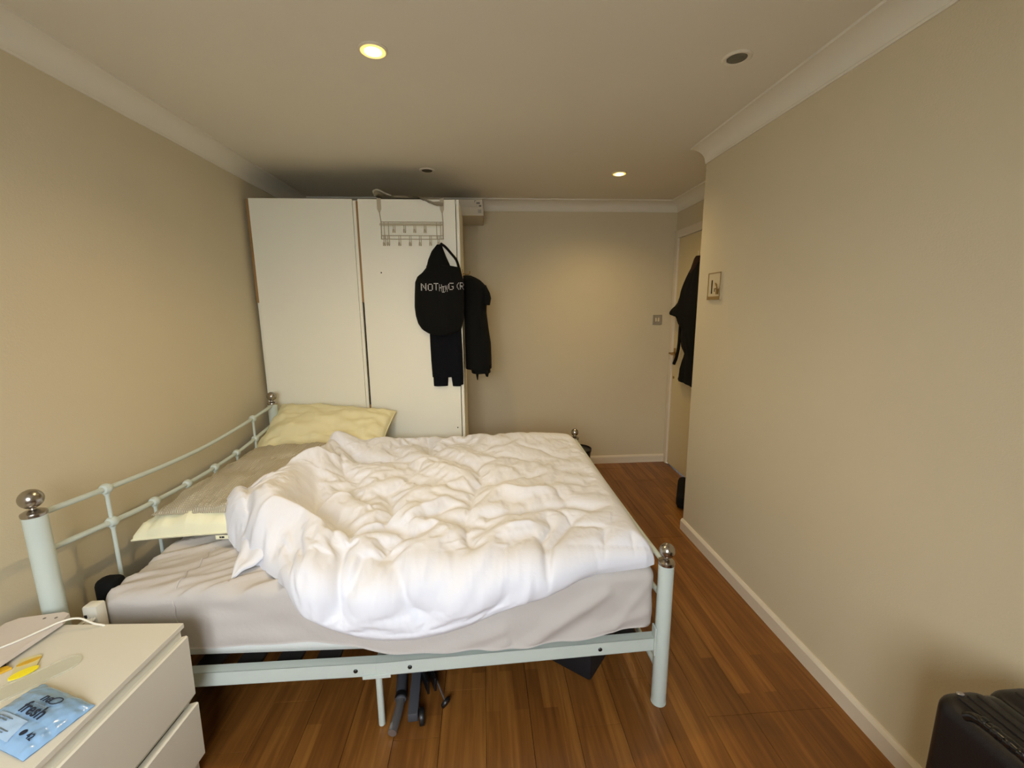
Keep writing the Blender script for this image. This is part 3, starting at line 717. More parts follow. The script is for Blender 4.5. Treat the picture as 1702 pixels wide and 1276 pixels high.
# pulled diagonal wrinkles at the bare head end, soft folds on the side
top = sstep(.47, .55, Z)
cr_, sr_ = math.cos(math.radians(30)), math.sin(math.radians(30))
ua = -X*sr_+Y*cr_+.02*gnoise(X*4, Y*4, 21); wa = X*cr_+Y*sr_
wr = 1-np.abs(gnoise(ua*13, wa*1.9, 22)); wr2 = 1-np.abs(gnoise(ua*27+4, wa*3.5, 23))
mask = top*sstep(-.15, -.60, X)
P[:, 2] += mask*(.016*(wr**4-.25)+.006*(wr2**4-.25))
front = sstep(1.345, 1.326, Y)*(1-top)
P[:, 1] -= front*(.005*gnoise(X*5, Z*14, 31)+.004*gnoise(X*9+Z*10, Z*9, 32))
# big slanting folds where the sheet sags over the rail
for (ax, az, bx, bz, am, wd_) in ((.02, .29, .42, .49, .014, .022), (.10, .30, .36, .40, -.004, .018), (-.28, .31, .05, .40, .009, .02), (.30, .33, .57, .40, .008, .02), (-.10, .30, .06, .36, .010, .015), (.45, .36, .58, .52, .006, .016)):
    d = seg_dist(X, Z, [(ax, az), (bx, bz)]); P[:, 1] -= front*am*np.exp(-(d/wd_)**2)
P[:, 1] -= front*.012*np.exp(-((X+.12)/.30)**2)*sstep(.45, .30, Z)
right = sstep(.575, .594, X)*(1-top)
P[:, 0] += right*.006*gnoise(Y*6, Z*12, 33)
sh = mesh('fitted_sheet', P, f, M['sheet'], base=(-.33, 2.05, .30), angle=180)
# raised seam running over the bare corner and down the side
seam = []
for y in np.linspace(1.60, 1.36, 26):
    x = float(np.interp(y, [1.30, 1.40, 1.55, 1.70], [-1.045, -1.035, -1.050, -1.070]))+.006*math.sin(y*43)+.004*math.sin(y*91)
    k_ = np.argmin((P[:, 0]-x)**2+(P[:, 1]-y)**2-(P[:, 2] > .5)*1.0); seam.append((x, y, P[k_, 2]+.0015))
for z in np.linspace(.52, .375, 14):
    x = -1.030+.12*(.52-z)+.003*math.sin(z*90)
    k_ = np.argmin((P[:, 0]-x)**2+(P[:, 2]-z)**2+(P[:, 1] > 1.40)*1.0); seam.append((x, P[k_, 1]-.0015, z))
MB().tube(seam, .0036, 8).build('seam', M['sheet'], sh)
tag(sh, 'rumpled grey-beige fitted sheet stretched over the mattress', 'bed sheet')

# ------------------------------------------------------------------ pillows
def pillow(name, label, sx_, sy_, hz, material, mtx, seed, n=56, base=None, flat=.55, wr=.006, pinch=.10, crease=False, up=.56):
    s = np.linspace(-1, 1, n); s = np.sign(s)*(1-(1-np.abs(s))**1.25)
    U, V = np.meshgrid(s, s, indexing='ij')
    px_ = U*(1-pinch*(1-U**2)*0-pinch*.55*(1-np.abs(V)**2)*0)-np.sign(U)*pinch*.5*(1-V**2)*np.abs(U)**3
    py_ = V-np.sign(V)*pinch*.5*(1-U**2)*np.abs(V)**3
    h = np.clip(1-np.abs(U)**2.4, 0, 1)**flat*np.clip(1-np.abs(V)**2.4, 0, 1)**flat
    w1 = gnoise(U*3+2, V*3, seed)*wr*2+gnoise(U*8, V*5+gnoise(U*2, V*2, seed+9), seed+1)*wr
    if crease: w1 = w1-.010*np.exp(-((V-.12-.35*U)/.05)**2)*sstep(-.3, .1, U)+.006*np.exp(-((V-.22-.35*U)/.07)**2)*sstep(-.3, .1, U)
    # short puckers running in from the seam
    e = np.exp(-((1-np.maximum(np.abs(U), np.abs(V)))/.18)**2); w1 = w1+e*wr*.8*gnoise(np.where(np.abs(U) > np.abs(V), V*22, U*22), U*0, seed+3)
    top = np.stack([px_*sx_/2, py_*sy_/2, h*hz*up+w1*np.clip(h*3, 0, 1)], -1).reshape(-1, 3)
    bot = np.stack([px_*sx_/2, py_*sy_/2, -h*hz*(1-up)], -1).reshape(-1, 3)
    v = [mtx @ Vector(p) for p in np.vstack([top, bot])]
    f = grid_faces(n, n)+grid_faces(n, n, n*n, True)
    o = mesh(name, v, f, material, base=base, angle=180)
    # piped seam all round the edge
    ring = [(px_[i, 0]*sx_/2, py_[i, 0]*sy_/2) for i in range(n)]+[(px_[-1, j]*sx_/2, py_[-1, j]*sy_/2) for j in range(1, n)]+[(px_[i, -1]*sx_/2, py_[i, -1]*sy_/2) for i in range(n-2, -1, -1)]+[(px_[0, j]*sx_/2, py_[0, j]*sy_/2) for j in range(n-2, 0, -1)]
    ring.append(ring[0])
    MB().tube([mtx @ Vector((a, b2, 0)) for a, b2 in ring], .0035, 6, cap=False).build('piping', material, o)
    tag(o, label, 'pillow', 'pillows at the head of the bed'); return o
pc = pillow('pillow', 'pale cream pillow lying flat under the taupe waffle pillow', .49, .80, .132, M['cream'],
       Matrix.Translation((-1.118, 2.015, .596)) @ Matrix.Rotation(math.radians(-2), 4, 'Z') @ Matrix.Rotation(math.radians(-3), 4, 'Y'), 41, base=(-1.10, 2.0, .56), pinch=.06, flat=.32, up=.80)
tb = MB().box(-.045, .030, -.001, .001, -.008, .008, mtx=Matrix.Translation((-1.010, 1.612, .588)))
tl = tb.build('care_tag', M['cream'], pc, smooth=False)
k = MB()
for a, b2 in ((-.030, -.024), (-.022, -.012), (.004, .010), (.012, .018)): k.box(-1.010+a, -1.010+b2, 1.610, 1.6112, .585, .592)
k.build('tag_print', M['dark'], tl, smooth=False)
pillow('pillow', 'taupe waffle-weave pillow lying on top of the cream pillow', .44, .76, .078, M['waffle'],
       Matrix.Translation((-1.080, 2.035, .682)) @ Matrix.Rotation(math.radians(-3), 4, 'Z') @ Matrix.Rotation(math.radians(2.0), 4, 'X') @ Matrix.Rotation(math.radians(-1.0), 4, 'Y'), 47, base=(-1.08, 2.03, .67), pinch=.05, wr=.007, flat=.40, crease=True, up=.66)
pillow('pillow', 'plump pale yellow pillow propped at the back against the wardrobe', .76, .46, .175, M['yellow'],
       Matrix.Translation((-.990, 2.665, .694)) @ Matrix.Rotation(math.radians(4), 4, 'Y') @ Matrix.Rotation(math.radians(-4), 4, 'Z') @ Matrix.Rotation(math.radians(31), 4, 'X'), 53, base=(-.97, 2.68, .56), pinch=.09, flat=.42, wr=.009)

# ------------------------------------------------------------------ duvet: puffed quilt lying on the bed and hanging over the near side
# outline in bed coordinates: x along the bed, q across it (q falls on past the mattress edge down the hanging side)
QF = [(-1.088, 1.735), (-1.078, 1.70), (-1.05, 1.665), (-1.00, 1.605), (-.93, 1.545), (-.87, 1.485), (-.80, 1.435), (-.72, 1.37), (-.65, 1.315), (-.60, 1.275), (-.55, 1.245), (-.49, 1.215), (-.42, 1.185), (-.34, 1.168), (-.24, 1.165), (-.15, 1.178), (-.06, 1.20), (.02, 1.232), (.10, 1.258), (.18, 1.275), (.26, 1.292), (.32, 1.310), (.38, 1.325), (.50, 1.335), (.56, 1.340), (.595, 1.352), (.608, 1.385)]
QB = [(-1.088, 1.745), (-1.075, 1.79), (-1.045, 1.87), (-1.005, 1.99), (-.97, 2.12), (-.945, 2.26), (-.925, 2.38), (-.90, 2.46), (-.86, 2.51), (-.75, 2.56), (-.62, 2.62), (-.50, 2.69), (-.40, 2.725), (.50, 2.735), (.575, 2.71), (.598, 2.66), (.608, 2.60)]
STROKES = [
    (-36,55,[(-0.815,1.97),(-0.765,1.843),(-0.713,1.731),(-0.624,1.663),(-0.534,1.577)]),
    (-30,22,[(-0.658,1.95),(-0.522,1.805),(-0.463,1.716)]),
    (-30,28,[(-0.445,1.885),(-0.396,1.715),(-0.382,1.585)]),
    (22,22,[(-0.921,2.048),(-0.846,2.126),(-0.77,2.179),(-0.755,2.266)]),
    (22,22,[(-0.7,1.742),(-0.653,1.817),(-0.581,1.853),(-0.446,1.683)]),
    (35,60,[(-0.844,1.513),(-0.802,1.589),(-0.697,1.58),(-0.565,1.489)]),
    (-40,20,[(-1.024,1.796),(-0.942,1.667),(-0.903,1.557),(-0.853,1.44)]),
    (-28,16,[(-0.518,1.565),(-0.487,1.427),(-0.462,1.28),(-0.475,1.3)]),
    (-14,16,[(-0.413,1.386),(-0.454,1.309),(-0.492,1.3)]),
    (20,16,[(-0.517,1.554),(-0.464,1.581),(-0.388,1.615),(-0.319,1.709)]),
    (-20,16,[(-0.356,1.378),(-0.321,1.484),(-0.25,1.538),(-0.152,1.585),(-0.072,1.592)]),
    (-20,24,[(-0.32,1.378),(-0.251,1.293),(-0.202,1.281)]),
    (14,14,[(-0.344,1.406),(-0.3,1.476),(-0.252,1.553)]),
    (-18,18,[(-0.088,1.593),(-0.061,1.446),(-0.042,1.39)]),
    (-16,20,[(-0.032,1.941),(0.106,1.989),(0.272,2.035)]),
    (-18,16,[(-0.055,2.16),(-0.023,1.991),(-0.066,1.765),(-0.078,1.592)]),
    (-20,24,[(-0.003,1.627),(0.107,1.622),(0.222,1.656),(0.339,1.671),(0.44,1.617)]),
    (-12,14,[(0.303,1.879),(0.338,1.729)]),
    (-14,12,[(0.237,1.565),(0.243,1.499),(0.194,1.406),(0.191,1.319)]),
    (-14,18,[(0.348,1.555),(0.263,1.438),(0.182,1.287)]),
    (-14,14,[(0.435,1.423),(0.384,1.286),(0.335,1.3)]),
    (-12,12,[(0.46,1.33),(0.412,1.3)]),
    (-12,12,[(0.522,1.396),(0.497,1.3)]),
    (-14,14,[(0.108,1.3),(0.045,1.261),(-0.023,1.2)]),
    (-12,13,[(0.161,1.3),(0.098,1.238)]),
    (12,14,[(0.134,1.3),(0.071,1.249)]),
    (-14,13,[(0.063,1.3),(-0.049,1.217)]),
    (-18,15,[(-0.36,2.702),(-0.309,2.403),(-0.264,2.508)]),
    (30,50,[(-1.015,2.679),(-0.827,2.605),(-0.614,2.532)]),
    (-24,16,[(-0.939,2.463),(-0.78,2.346),(-0.647,2.29),(-0.524,2.331),(-0.382,2.273)]),
    (-18,14,[(-0.874,2.363),(-0.751,2.205),(-0.701,2.098)]),
    (-14,12,[(-0.5,2.285),(-0.407,2.25),(-0.373,2.17)]),
    (-16,14,[(-0.177,2.298),(-0.055,2.16),(-0.029,2.062)]),
    (-12,12,[(-0.373,2.04),(-0.258,1.962),(-0.15,1.882)]),
    (-14,12,[(-0.339,2.227),(-0.393,2.007),(-0.459,1.892)]),
    (14,13,[(-0.166,1.774),(-0.249,1.69),(-0.324,1.609)]),
    (-14,13,[(-0.151,1.725),(-0.233,1.652),(-0.308,1.579)]),
    (-20,18,[(-0.976,2.043),(-1.006,1.959),(-1.081,1.988)]),
    (18,16,[(-0.973,2.112),(-1.027,2.031),(-1.089,1.979)]),
    (-16,13,[(-1.091,2.578),(-0.913,2.39),(-0.774,2.149)]),
    (-12,12,[(-0.798,1.751),(-0.672,1.621),(-0.582,1.51),(-0.531,1.413)]),
    (10,10,[(-0.837,2.1),(-0.829,2.232),(-0.784,2.311)]),
    (-10,10,[(-0.432,1.459),(-0.397,1.475),(-0.354,1.452)]),
    (16,35,[(0.061,1.839),(0.18,1.799),(0.281,1.82)]),
    (14,40,[(0.076,1.473),(0.181,1.505)]),
    (12,40,[(-0.237,2.138),(-0.134,2.054)]),
    (-10,10,[(0.198,2.454),(0.32,2.391),(0.435,2.24)]),
    (-10,11,[(0.003,2.326),(0.14,2.313),(0.266,2.213)]),
    (-9,10,[(0.279,1.656),(0.339,1.512),(0.421,1.464)]),
]
EXC, SOFT = 0.100, 0.95
def quilt_fields(n, m):
    """grid over the outline, loft of the filling, large folds (targets) and the local surplus of cloth"""
    s = np.linspace(0, 1, n); s = .35*(1-np.cos(np.pi*s))/2+.65*s; xs_ = -1.088+1.696*s
    qf = np.interp(xs_, [p[0] for p in QF], [p[1] for p in QF]); qb = np.interp(xs_, [p[0] for p in QB], [p[1] for p in QB])
    t = np.linspace(0, 1, m); t = .35*(1-np.cos(np.pi*t))/2+.65*t
    X = np.repeat(xs_[:, None], m, 1); Q = qf[:, None]+(qb-qf)[:, None]*t[None, :]
    out = QF+QB[::-1]; d = seg_dist(X, Q, out+[out[0]])
    Tm = .082+.050*np.exp(-(((X+.80)/.20)**2+((Q-2.50)/.13)**2))+.034*np.exp(-(((X-.22)/.26)**2+((Q-2.60)/.16)**2))
    Tm += .016*np.exp(-(((X-.50)/.16)**2+((Q-1.55)/.35)**2))
    Tm += .030*np.exp(-(((X+.80)/.17)**2+((Q-1.58)/.13)**2))        # swollen near-left corner
    Tm += .020*np.exp(-(((X+1.0)/.10)**2+((Q-1.72)/.10)**2))
    Tm -= .018*np.exp(-(((X+.22)/.24)**2+((Q-2.62)/.10)**2))
    Tm *= (1-.40*sstep(1.34, 1.20, Q))*(1-.45*sstep(-.70, -.92, X)*sstep(1.60, 1.80, Q))
    prof_ = np.sqrt(np.clip(1-(1-np.clip(d/.085, 0, 1))**2, 0, 1))
    left = sstep(.45, -.35, X); hang = sstep(1.42, 1.30, Q); z0 = np.zeros_like(X)
    wx = X+.010*gnoise(X*9, Q*9, 70); wq = Q+.010*gnoise(X*9, Q*9, 71)
    for a, w, pts in STROKES: z0 += a/1000*1.5*np.exp(-(seg_dist(wx, wq, pts)/(w/1000*SOFT))**1.5)
    bil = np.abs(gnoise((X+.05*gnoise(X*3.2, Q*3.2, 60))*4.0, (Q+.05*gnoise(X*3.2, Q*3.2, 61))*4.0, 62))
    z0 += .030*(np.minimum(bil, .6)-.25)*(1-.7*hang)*(.45+.55*left)
    ff = gnoise((X+.55*(Q-1.3))*7.5, Q*1.3, 80); z0 += .009*hang*ff*sstep(-.45, .1, X)
    E = EXC*(.22+.78*left)*(1-.6*hang)*np.clip(d/.05, .3, 1)*(1+.6*gnoise(X*2.5, Q*2.5, 90))
    return X, Q, d, prof_, (Tm+z0*np.clip(d/.06, 0, 1))*prof_, E
def cubic_resize(A, n, m):
    def one(A, x, ax):
        A = np.moveaxis(A, ax, 0); N = A.shape[0]; i = np.clip(np.floor(x).astype(int), 0, N-2); f = (x-i).reshape((-1,)+(1,)*(A.ndim-1))
        p0, p1, p2, p3 = (A[np.clip(i+k, 0, N-1)] for k in (-1, 0, 1, 2))
        return np.moveaxis(.5*(2*p1+(p2-p0)*f+(2*p0-5*p1+4*p2-p3)*f*f+(3*p1-p0-3*p2+p3)*f**3), 0, ax)
    return one(one(A, np.linspace(0, A.shape[0]-1, n), 0), np.linspace(0, A.shape[1]-1, m), 1)
def relax(X, Q, P, E, Z0, prof_, iters, alpha, bend):
    """cloth with more length than room: let it buckle over the soft filling"""
    W = np.zeros(X.shape); W[1:-1, 1:-1] = 1
    B0 = np.stack([X, Q, .085*prof_], -1); S = []; n, m = X.shape
    for di, dj, k in ((1, 0, .95), (0, 1, .95), (1, 1, .55), (1, -1, .55), (2, 0, bend), (0, 2, bend), (3, 0, bend), (0, 3, bend), (2, 2, bend*.6), (2, -2, bend*.6)):
        i0 = slice(0, n-di); i1 = slice(di, n)
        j0, j1 = (slice(0, m-dj), slice(dj, m)) if dj >= 0 else (slice(-dj, m), slice(0, m+dj))
        S.append((i0, j0, i1, j1, np.linalg.norm(B0[i0, j0]-B0[i1, j1], axis=-1)*(1+(E[i0, j0]+E[i1, j1])/2), k, di+abs(dj)))
    for it in range(iters):
        P[..., 2] += alpha*(Z0-P[..., 2])*W
        P[..., :2] += .004*(B0[..., :2]-P[..., :2])*W[..., None]
        for (i0, j0, i1, j1, L, k, o) in S:
            D = P[i1, j1]-P[i0, j0]; l = np.sqrt((D*D).sum(-1))+1e-9; c = (l-L)/l*(.5*k)
            if o >= 2 and k < .5: c = np.where(l < L, c, c*.2)
            C = D*c[..., None]*.55; G = np.zeros_like(P); G[i0, j0] += C; G[i1, j1] -= C
            P += G*W[..., None]
        P[..., 2] = np.maximum(P[..., 2], .010*prof_)
    return P
rsn = np.random.RandomState(5); Dl = None
for (nx_, nq_, its, alpha, bend, noise) in ((52, 42, 260, .012, .22, .004), (104, 84, 140, .006, .16, .0), (208, 168, 70, .002, .07, .0), (400, 320, 26, .0, .04, .0)):
    X, Q, d, prof_e, Z0, E = quilt_fields(nx_, nq_)
    base_ = np.stack([X, Q, .085*prof_e], -1)
    P = np.stack([X, Q, Z0], -1) if Dl is None else base_+cubic_resize(Dl, nx_, nq_)
    P[..., 2] += noise*rsn.randn(nx_, nq_)*np.clip(d/.05, 0, 1)
    P = relax(X, Q, P, E, Z0, prof_e, its, alpha, bend); Dl = P-base_
xs = X[:, 0]; left = sstep(.45, -.35, X); hang = sstep(1.42, 1.30, Q)
hgt = np.zeros_like(X)
FX_ = X+.010*gnoise(X*9, Q*9, 70)+.004*gnoise(X*23, Q*23, 72); FQ_ = Q+.010*gnoise(X*9, Q*9, 71)+.004*gnoise(X*23, Q*23, 73)
def fold(a, w, pts, asym, soft):
    """one crease: steep on one side, easy on the other, fading out at its ends"""
    m_ = 5.5*w; px_ = [p[0] for p in pts]
    i0 = max(0, int(np.searchsorted(xs, min(px_)-m_))-1); i1 = min(nx_, int(np.searchsorted(xs, max(px_)+m_))+1)
    if i1-i0 < 2: return
    fx, fq = FX_[i0:i1], FQ_[i0:i1]; best = np.full(fx.shape, 9.0); sgn = np.ones(fx.shape); al = np.zeros(fx.shape)
    L = np.cumsum([0]+[math.hypot(pts[k+1][0]-pts[k][0], pts[k+1][1]-pts[k][1]) for k in range(len(pts)-1)])
    for k in range(len(pts)-1):
        (ax, aq), (bx, bq) = pts[k], pts[k+1]; dx, dq = bx-ax, bq-aq; L2 = dx*dx+dq*dq+1e-12
        t_ = np.clip(((fx-ax)*dx+(fq-aq)*dq)/L2, 0, 1); ex, eq = fx-ax-t_*dx, fq-aq-t_*dq; dd = np.hypot(ex, eq); b_ = dd < best
        best = np.where(b_, dd, best); sgn = np.where(b_, np.sign(dx*eq-dq*ex), sgn); al = np.where(b_, (L[k]+t_*(L[k+1]-L[k]))/L[-1], al)
    kk = np.where(sgn*asym > 0, .5*w, 1.5*w)
    tap = np.clip(np.minimum(al, 1-al)*5+.15, 0, 1)
    hgt[i0:i1] += a*tap*np.exp(-(best/kk)**soft)
for n_, (a, w, pts) in enumerate(STROKES):
    fold(max(-.016, min(.016, a/1000*.85)), min(w, 26)/1000*.62, pts, 1 if n_ % 2 else -1, 1.25)
rs_ = random.Random(31)
for n_ in range(200):                                   # the many lesser creases
    x_ = rs_.uniform(-1.02, .56); q_ = rs_.uniform(1.22, 2.68)
    lf = 1 if x_ < -.05 else .5
    if rs_.random() > (.95 if x_ < 0 else .55) or (q_ < 1.40 and rs_.random() < .60): continue
    ang = math.atan2(q_-1.78, x_+.62)+rs_.choice((0, 0, math.pi/2))+rs_.gauss(0, .45)
    if q_ < 1.42: ang = math.radians(rs_.uniform(50, 80))
    ln = rs_.uniform(.06, .20); bend = rs_.uniform(-.5, .5); pts = []
    for k in range(4):
        tt = (k/3-.5)*ln; an = ang+bend*(k/3-.5); pts.append((x_+tt*math.cos(an), q_+tt*math.sin(an)))
    wf_ = rs_.uniform(.005, .011)
    fold(rs_.choice((1, 1, -1))*wf_*rs_.uniform(.3, .6)*lf, wf_, pts, rs_.choice((-1, 1)), 1.2)
fp = 1-np.abs(gnoise(X*26+Q*11+1.5*gnoise(X*5, Q*5, 75), Q*15-X*6, 76)); hgt += .0020*(fp**3-.3)*(.5+.5*left)
Hh_ = P[..., 2]+hgt*np.clip(d/.07, 0, 1)*prof_e
lo_ = (.012+.024*sstep(-.74, -.84, X)*sstep(1.50, 1.62, Q)+.006*gnoise(X*9+Q*4, Q*7, 93)+.003*gnoise(X*19, Q*23, 94))*prof_e
dh = Hh_-lo_; Hh_ = lo_+.5*(dh+np.sqrt(dh*dh+(.022*prof_e)**2))
for k_ in range(3):                                     # take out single spiky points
    b_ = Hh_.copy(); b_[1:-1, 1:-1] = (4*Hh_[1:-1, 1:-1]+2*(Hh_[:-2, 1:-1]+Hh_[2:, 1:-1]+Hh_[1:-1, :-2]+Hh_[1:-1, 2:])+Hh_[:-2, :-2]+Hh_[2:, 2:]+Hh_[:-2, 2:]+Hh_[2:, :-2])/16
    Hh_ = np.where((np.abs(Hh_-b_) > .0011) & (d > .02), b_, Hh_)
X, Q = P[..., 0], P[..., 1]
# base it lies on: mattress top, raised over the pillows
ZB = .556+.132*sstep(-.68, -.90, X)*sstep(1.46, 1.68, Q)
ZB = np.maximum(ZB-.075*(1-sstep(0, .075, d))*sstep(-.84, -.94, X), .556)      # the edge sinks down around the pillows
RA = .05; A = np.clip((1.36-Q)/RA, 0, math.pi/2); vert = np.clip(1.36-Q-RA*math.pi/2, 0, None)
flat = Q >= 1.36
yc_, zc_ = 1.36, ZB-RA
YY = np.where(flat, Q, yc_-(RA+Hh_)*np.sin(A)); ZZ = np.where(flat, ZB+Hh_, zc_+(RA+Hh_)*np.cos(A)-vert)
XX = X+.0*Q
YY = YY-.006*(~flat)
YB = np.where(flat, Q, yc_-RA*np.sin(A)); ZBt = np.where(flat, ZB, zc_+RA*np.cos(A)-vert); YB = YB-.004*(~flat)
topv = np.stack([XX, YY, ZZ], -1).reshape(-1, 3); botv = np.stack([XX, YB, ZBt], -1).reshape(-1, 3)
NN = nx_*nq_
def fast_mesh(name, V, quads, material, base):
    me = bpy.data.meshes.new(name); V = V-np.array(base)
    me.vertices.add(len(V)); me.vertices.foreach_set('co', V.astype(np.float32).ravel())
    me.loops.add(len(quads)*4); me.loops.foreach_set('vertex_index', quads.astype(np.int32).ravel())
    me.polygons.add(len(quads)); me.polygons.foreach_set('loop_start', np.arange(len(quads), dtype=np.int32)*4)
    me.polygons.foreach_set('use_smooth', np.ones(len(quads), dtype=bool)); me.update(calc_edges=True); me.validate()
    me.materials.append(material); o = bpy.data.objects.new(name, me); COL.objects.link(o); o.location = base; ORG[o] = Vector(base); return o
I, J = np.meshgrid(np.arange(nx_-1), np.arange(nq_-1), indexing='ij'); a = (I*nq_+J).ravel()
qt = np.stack([a, a+nq_, a+nq_+1, a+1], -1); qbm = qt[:, ::-1]+NN
dv = fast_mesh('duvet', np.vstack([topv, botv]), np.vstack([qt, qbm]), M['duvet'], (-.33, 1.95, .55))
tag(dv, 'big rumpled white duvet heaped across the bed and hanging over its near side', 'duvet')
# twisted corner of the cover pointing towards the head of the bed
cf = []; n1, n2 = 18, 14
for i in range(n1):
    u_ = i/(n1-1)
    for j in range(n2):
        v_ = j/(n2-1)
        A0 = Vector((-.935, 1.592, .600)).lerp(Vector((-.775, 1.462, .590)), v_)
        p = A0.lerp(Vector((-.872, 1.378, .562)), u_); wd_ = 1-u_
        p.z += .022*math.sin(math.pi*v_)*wd_+.010*wd_*math.sin(v_*9)+.004*math.sin(u_*11)+.008*(1-u_)
        cf.append(p)
vv = cf+[Vector((p.x, p.y, p.z-.006)) for p in cf]
mesh('cover_corner', vv, grid_faces(n1, n2)+grid_faces(n1, n2, n1*n2, True), M['duvet'], dv, angle=180)
# under layer of the cover showing below the hem
st = []; xs2 = np.linspace(-.60, -.18, 50)
for i, x in enumerate(xs2):
    q0 = np.interp(x, [p[0] for p in QF], [p[1] for p in QF]); zt = q0-.7815
    dr_ = (.026+.003*math.sin(i*.7))*math.sin(math.pi*(i/49)**.8)
    for k_ in range(5):
        st.append((x-.012*k_/4, 1.302-.004*math.sin(k_/4*math.pi)-.001*k_, min(zt+.03, .545)-(dr_+.03)*k_/4))
vv = st+[(a, b2+.006, c) for a, b2, c in st]
mesh('under_layer', vv, grid_faces(50, 5)+grid_faces(50, 5, 250, True), M['duvet'], dv, angle=180)

# ------------------------------------------------------------------ chest of drawers
AZ = math.radians(3.5)
chest = thing('chest_of_drawers', 'low white two-drawer chest in the near left corner beside the bed', 'chest of drawers', (-.90, 1.185, 0))
CM = Matrix.Translation((-.90, 1.185, 0)) @ Matrix.Rotation(-AZ, 4, 'Z')     # local x to the left is -x, y towards camera is -y
def cbox(x0, x1, y0, y1, z0, z1, bev=.0012): return MB().box(x0, x1, y0, y1, z0, z1, bev, CM)
cbox(-.485, 0, -.470, 0, .535, .550).build('top', M['chest'], chest, smooth=False)
b = MB().box(-.485, -.022, -.015, 0, .0, .535, .001, CM).box(-.485, -.022, -.470, -.455, .0, .535, .001, CM).box(-.485, -.475, -.455, -.015, .02, .535, 0, CM).box(-.475, -.022, -.455, -.015, .02, .035, 0, CM)
b.box(-.060, -.048, -.455, -.015, .03, .535, 0, CM)
b.build('carcass', M['chest'], chest, smooth=False)
cbox(-.026, -.011, -.468, -.002, .494, .535).build('rail', M['chest'], chest, smooth=False)
for (z0, z1) in ((.300, .506), (.082, .276)):
    dw = MB()
    # drawer front with a slanting undercut lower edge and finger groove at the top
    poly = [(-.022, z0-.027), (.004, z0+.010), (.008, z1), (.003, z1+.003), (-.020, z1-.004)]
    dw.prism(poly, .002, .468, CM @ Matrix(((1, 0, 0, 0), (0, 0, -1, 0), (0, 1, 0, 0), (0, 0, 0, 1))))
    dw.build('drawer', M['chest'], chest, smooth=False)
cbox(-.046, -.030, -.455, -.015, .04, .53, 0).build('drawer_gap_shade', M['chest_dark'], chest, smooth=False)  # darker panel paints the shade seen in the drawer gaps
cbox(-.06, -.02, -.46, -.01, 0, .060).build('plinth', M['chest'], chest, smooth=False)

# things on the chest
ZT = .5502
bd = MB()
poly = [(-1.237, 1.190), (-1.246, 1.222), (-1.268, 1.231), (-1.375, 1.214), (-1.395, 1.195), (-1.395, 1.10), (-1.375, .99), (-1.28, .985), (-1.255, 1.03)]
poly = poly[::-1]
bm_ = Matrix.Translation((0, 0, ZT+.012))
bd.prism(poly, 0, .012, bm_)
bdo = bd.build('board', M['board'], smooth=False, base=(-1.30, 1.1, ZT))
bdo.name = 'tablet'
tag(bdo, 'pale pinkish slab with rounded corners lying at the back of the white chest', 'tablet')
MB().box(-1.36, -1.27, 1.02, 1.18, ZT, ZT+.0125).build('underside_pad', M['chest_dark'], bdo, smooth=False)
for hx_ in (-1.30, -1.268): MB().lathe([(.004, 0), (.004, .0006)], (hx_, 1.206, ZT+.0238), 12).build('small_hole', M['carton_print'], bdo)
cbp = smooth_path([(-1.36, 1.04, ZT+.028), (-1.303, 1.091, ZT+.0275), (-1.278, 1.118, ZT+.0275), (-1.252, 1.152, ZT+.029), (-1.222, 1.176, ZT+.034), (-1.19, 1.19, ZT+.030), (-1.15, 1.188, ZT+.012), (-1.122, 1.196, ZT-.01), (-1.115, 1.215, .46), (-1.14, 1.235, .30)], 8)
cbl = MB().tube(cbp, .0028, 8).build('cable', M['cable'], base=(-1.25, 1.15, ZT+.02))
tag(cbl, 'thin white cable crossing the pale slab and dropping behind the chest', 'cable')

# blue wet-wipe pack
PA, PB, PC_, PD = Vector((-1.106, .990, 0)), Vector((-.922, .918, 0)), Vector((-.958, .795, 0)), Vector((-1.142, .867, 0))
wp = thing('wet_wipes_pack', 'crinkled light blue wet wipes pack lettered fresh on the white chest', 'wet wipes', ((PA+PC_)/2+Vector((0, 0, ZT))))
n1, n2 = 60, 44; tv = []; bv = []
def wz(u_, v_):
    e = (np.clip(1-abs(2*u_-1)**3, 0, 1)*np.clip(1-abs(2*v_-1)**2.2, 0, 1))**.6
    return ZT+.0022+.026*e
for i in range(n1):
    u_ = i/(n1-1)
    for j in range(n2):
        v_ = j/(n2-1)
        p = PA.lerp(PB, u_).lerp(PD.lerp(PC_, u_), v_)
        cr_ = .0035*float(gnoise(np.array(u_*6+2*v_), np.array(v_*9.0), 90))+.003*abs(float(gnoise(np.array(u_*12.0), np.array(v_*5+3*u_), 91)))
        ee = min(1, 6*min(u_, 1-u_)+.25)
        tv.append((p.x, p.y, wz(u_, v_)+cr_*ee*(1.6 if u_ > .90 or u_ < .12 else .5))); bv.append((p.x, p.y, ZT+.0008))
mesh('film', tv+bv, grid_faces(n1, n2)+grid_faces(n1, n2, n1*n2, True), M['wipes'], wp, angle=180)
ux = (PB-PA).normalized(); vy = Vector((-ux.y, ux.x, 0))
def on_pack(u_, v_, lift=.002):
    p = PA.lerp(PB, u_).lerp(PD.lerp(PC_, u_), v_); p.z = wz(u_, v_)+lift; return p
def draped_text(body, size, u_, v_, name, material, shear=0.0):
    o = textmesh(body, size, name, material, wp, Matrix.Identity(4)); off = org(wp); L = (PB-PA).length; Wd = (PD-PA).length
    for vt in o.data.vertices:
        q = vt.co+off; uu = u_+q.x/L; vv_ = v_-q.y/Wd
        p = on_pack(uu, vv_, .0046+q.z); vt.co = p-off
    return o
lp = []
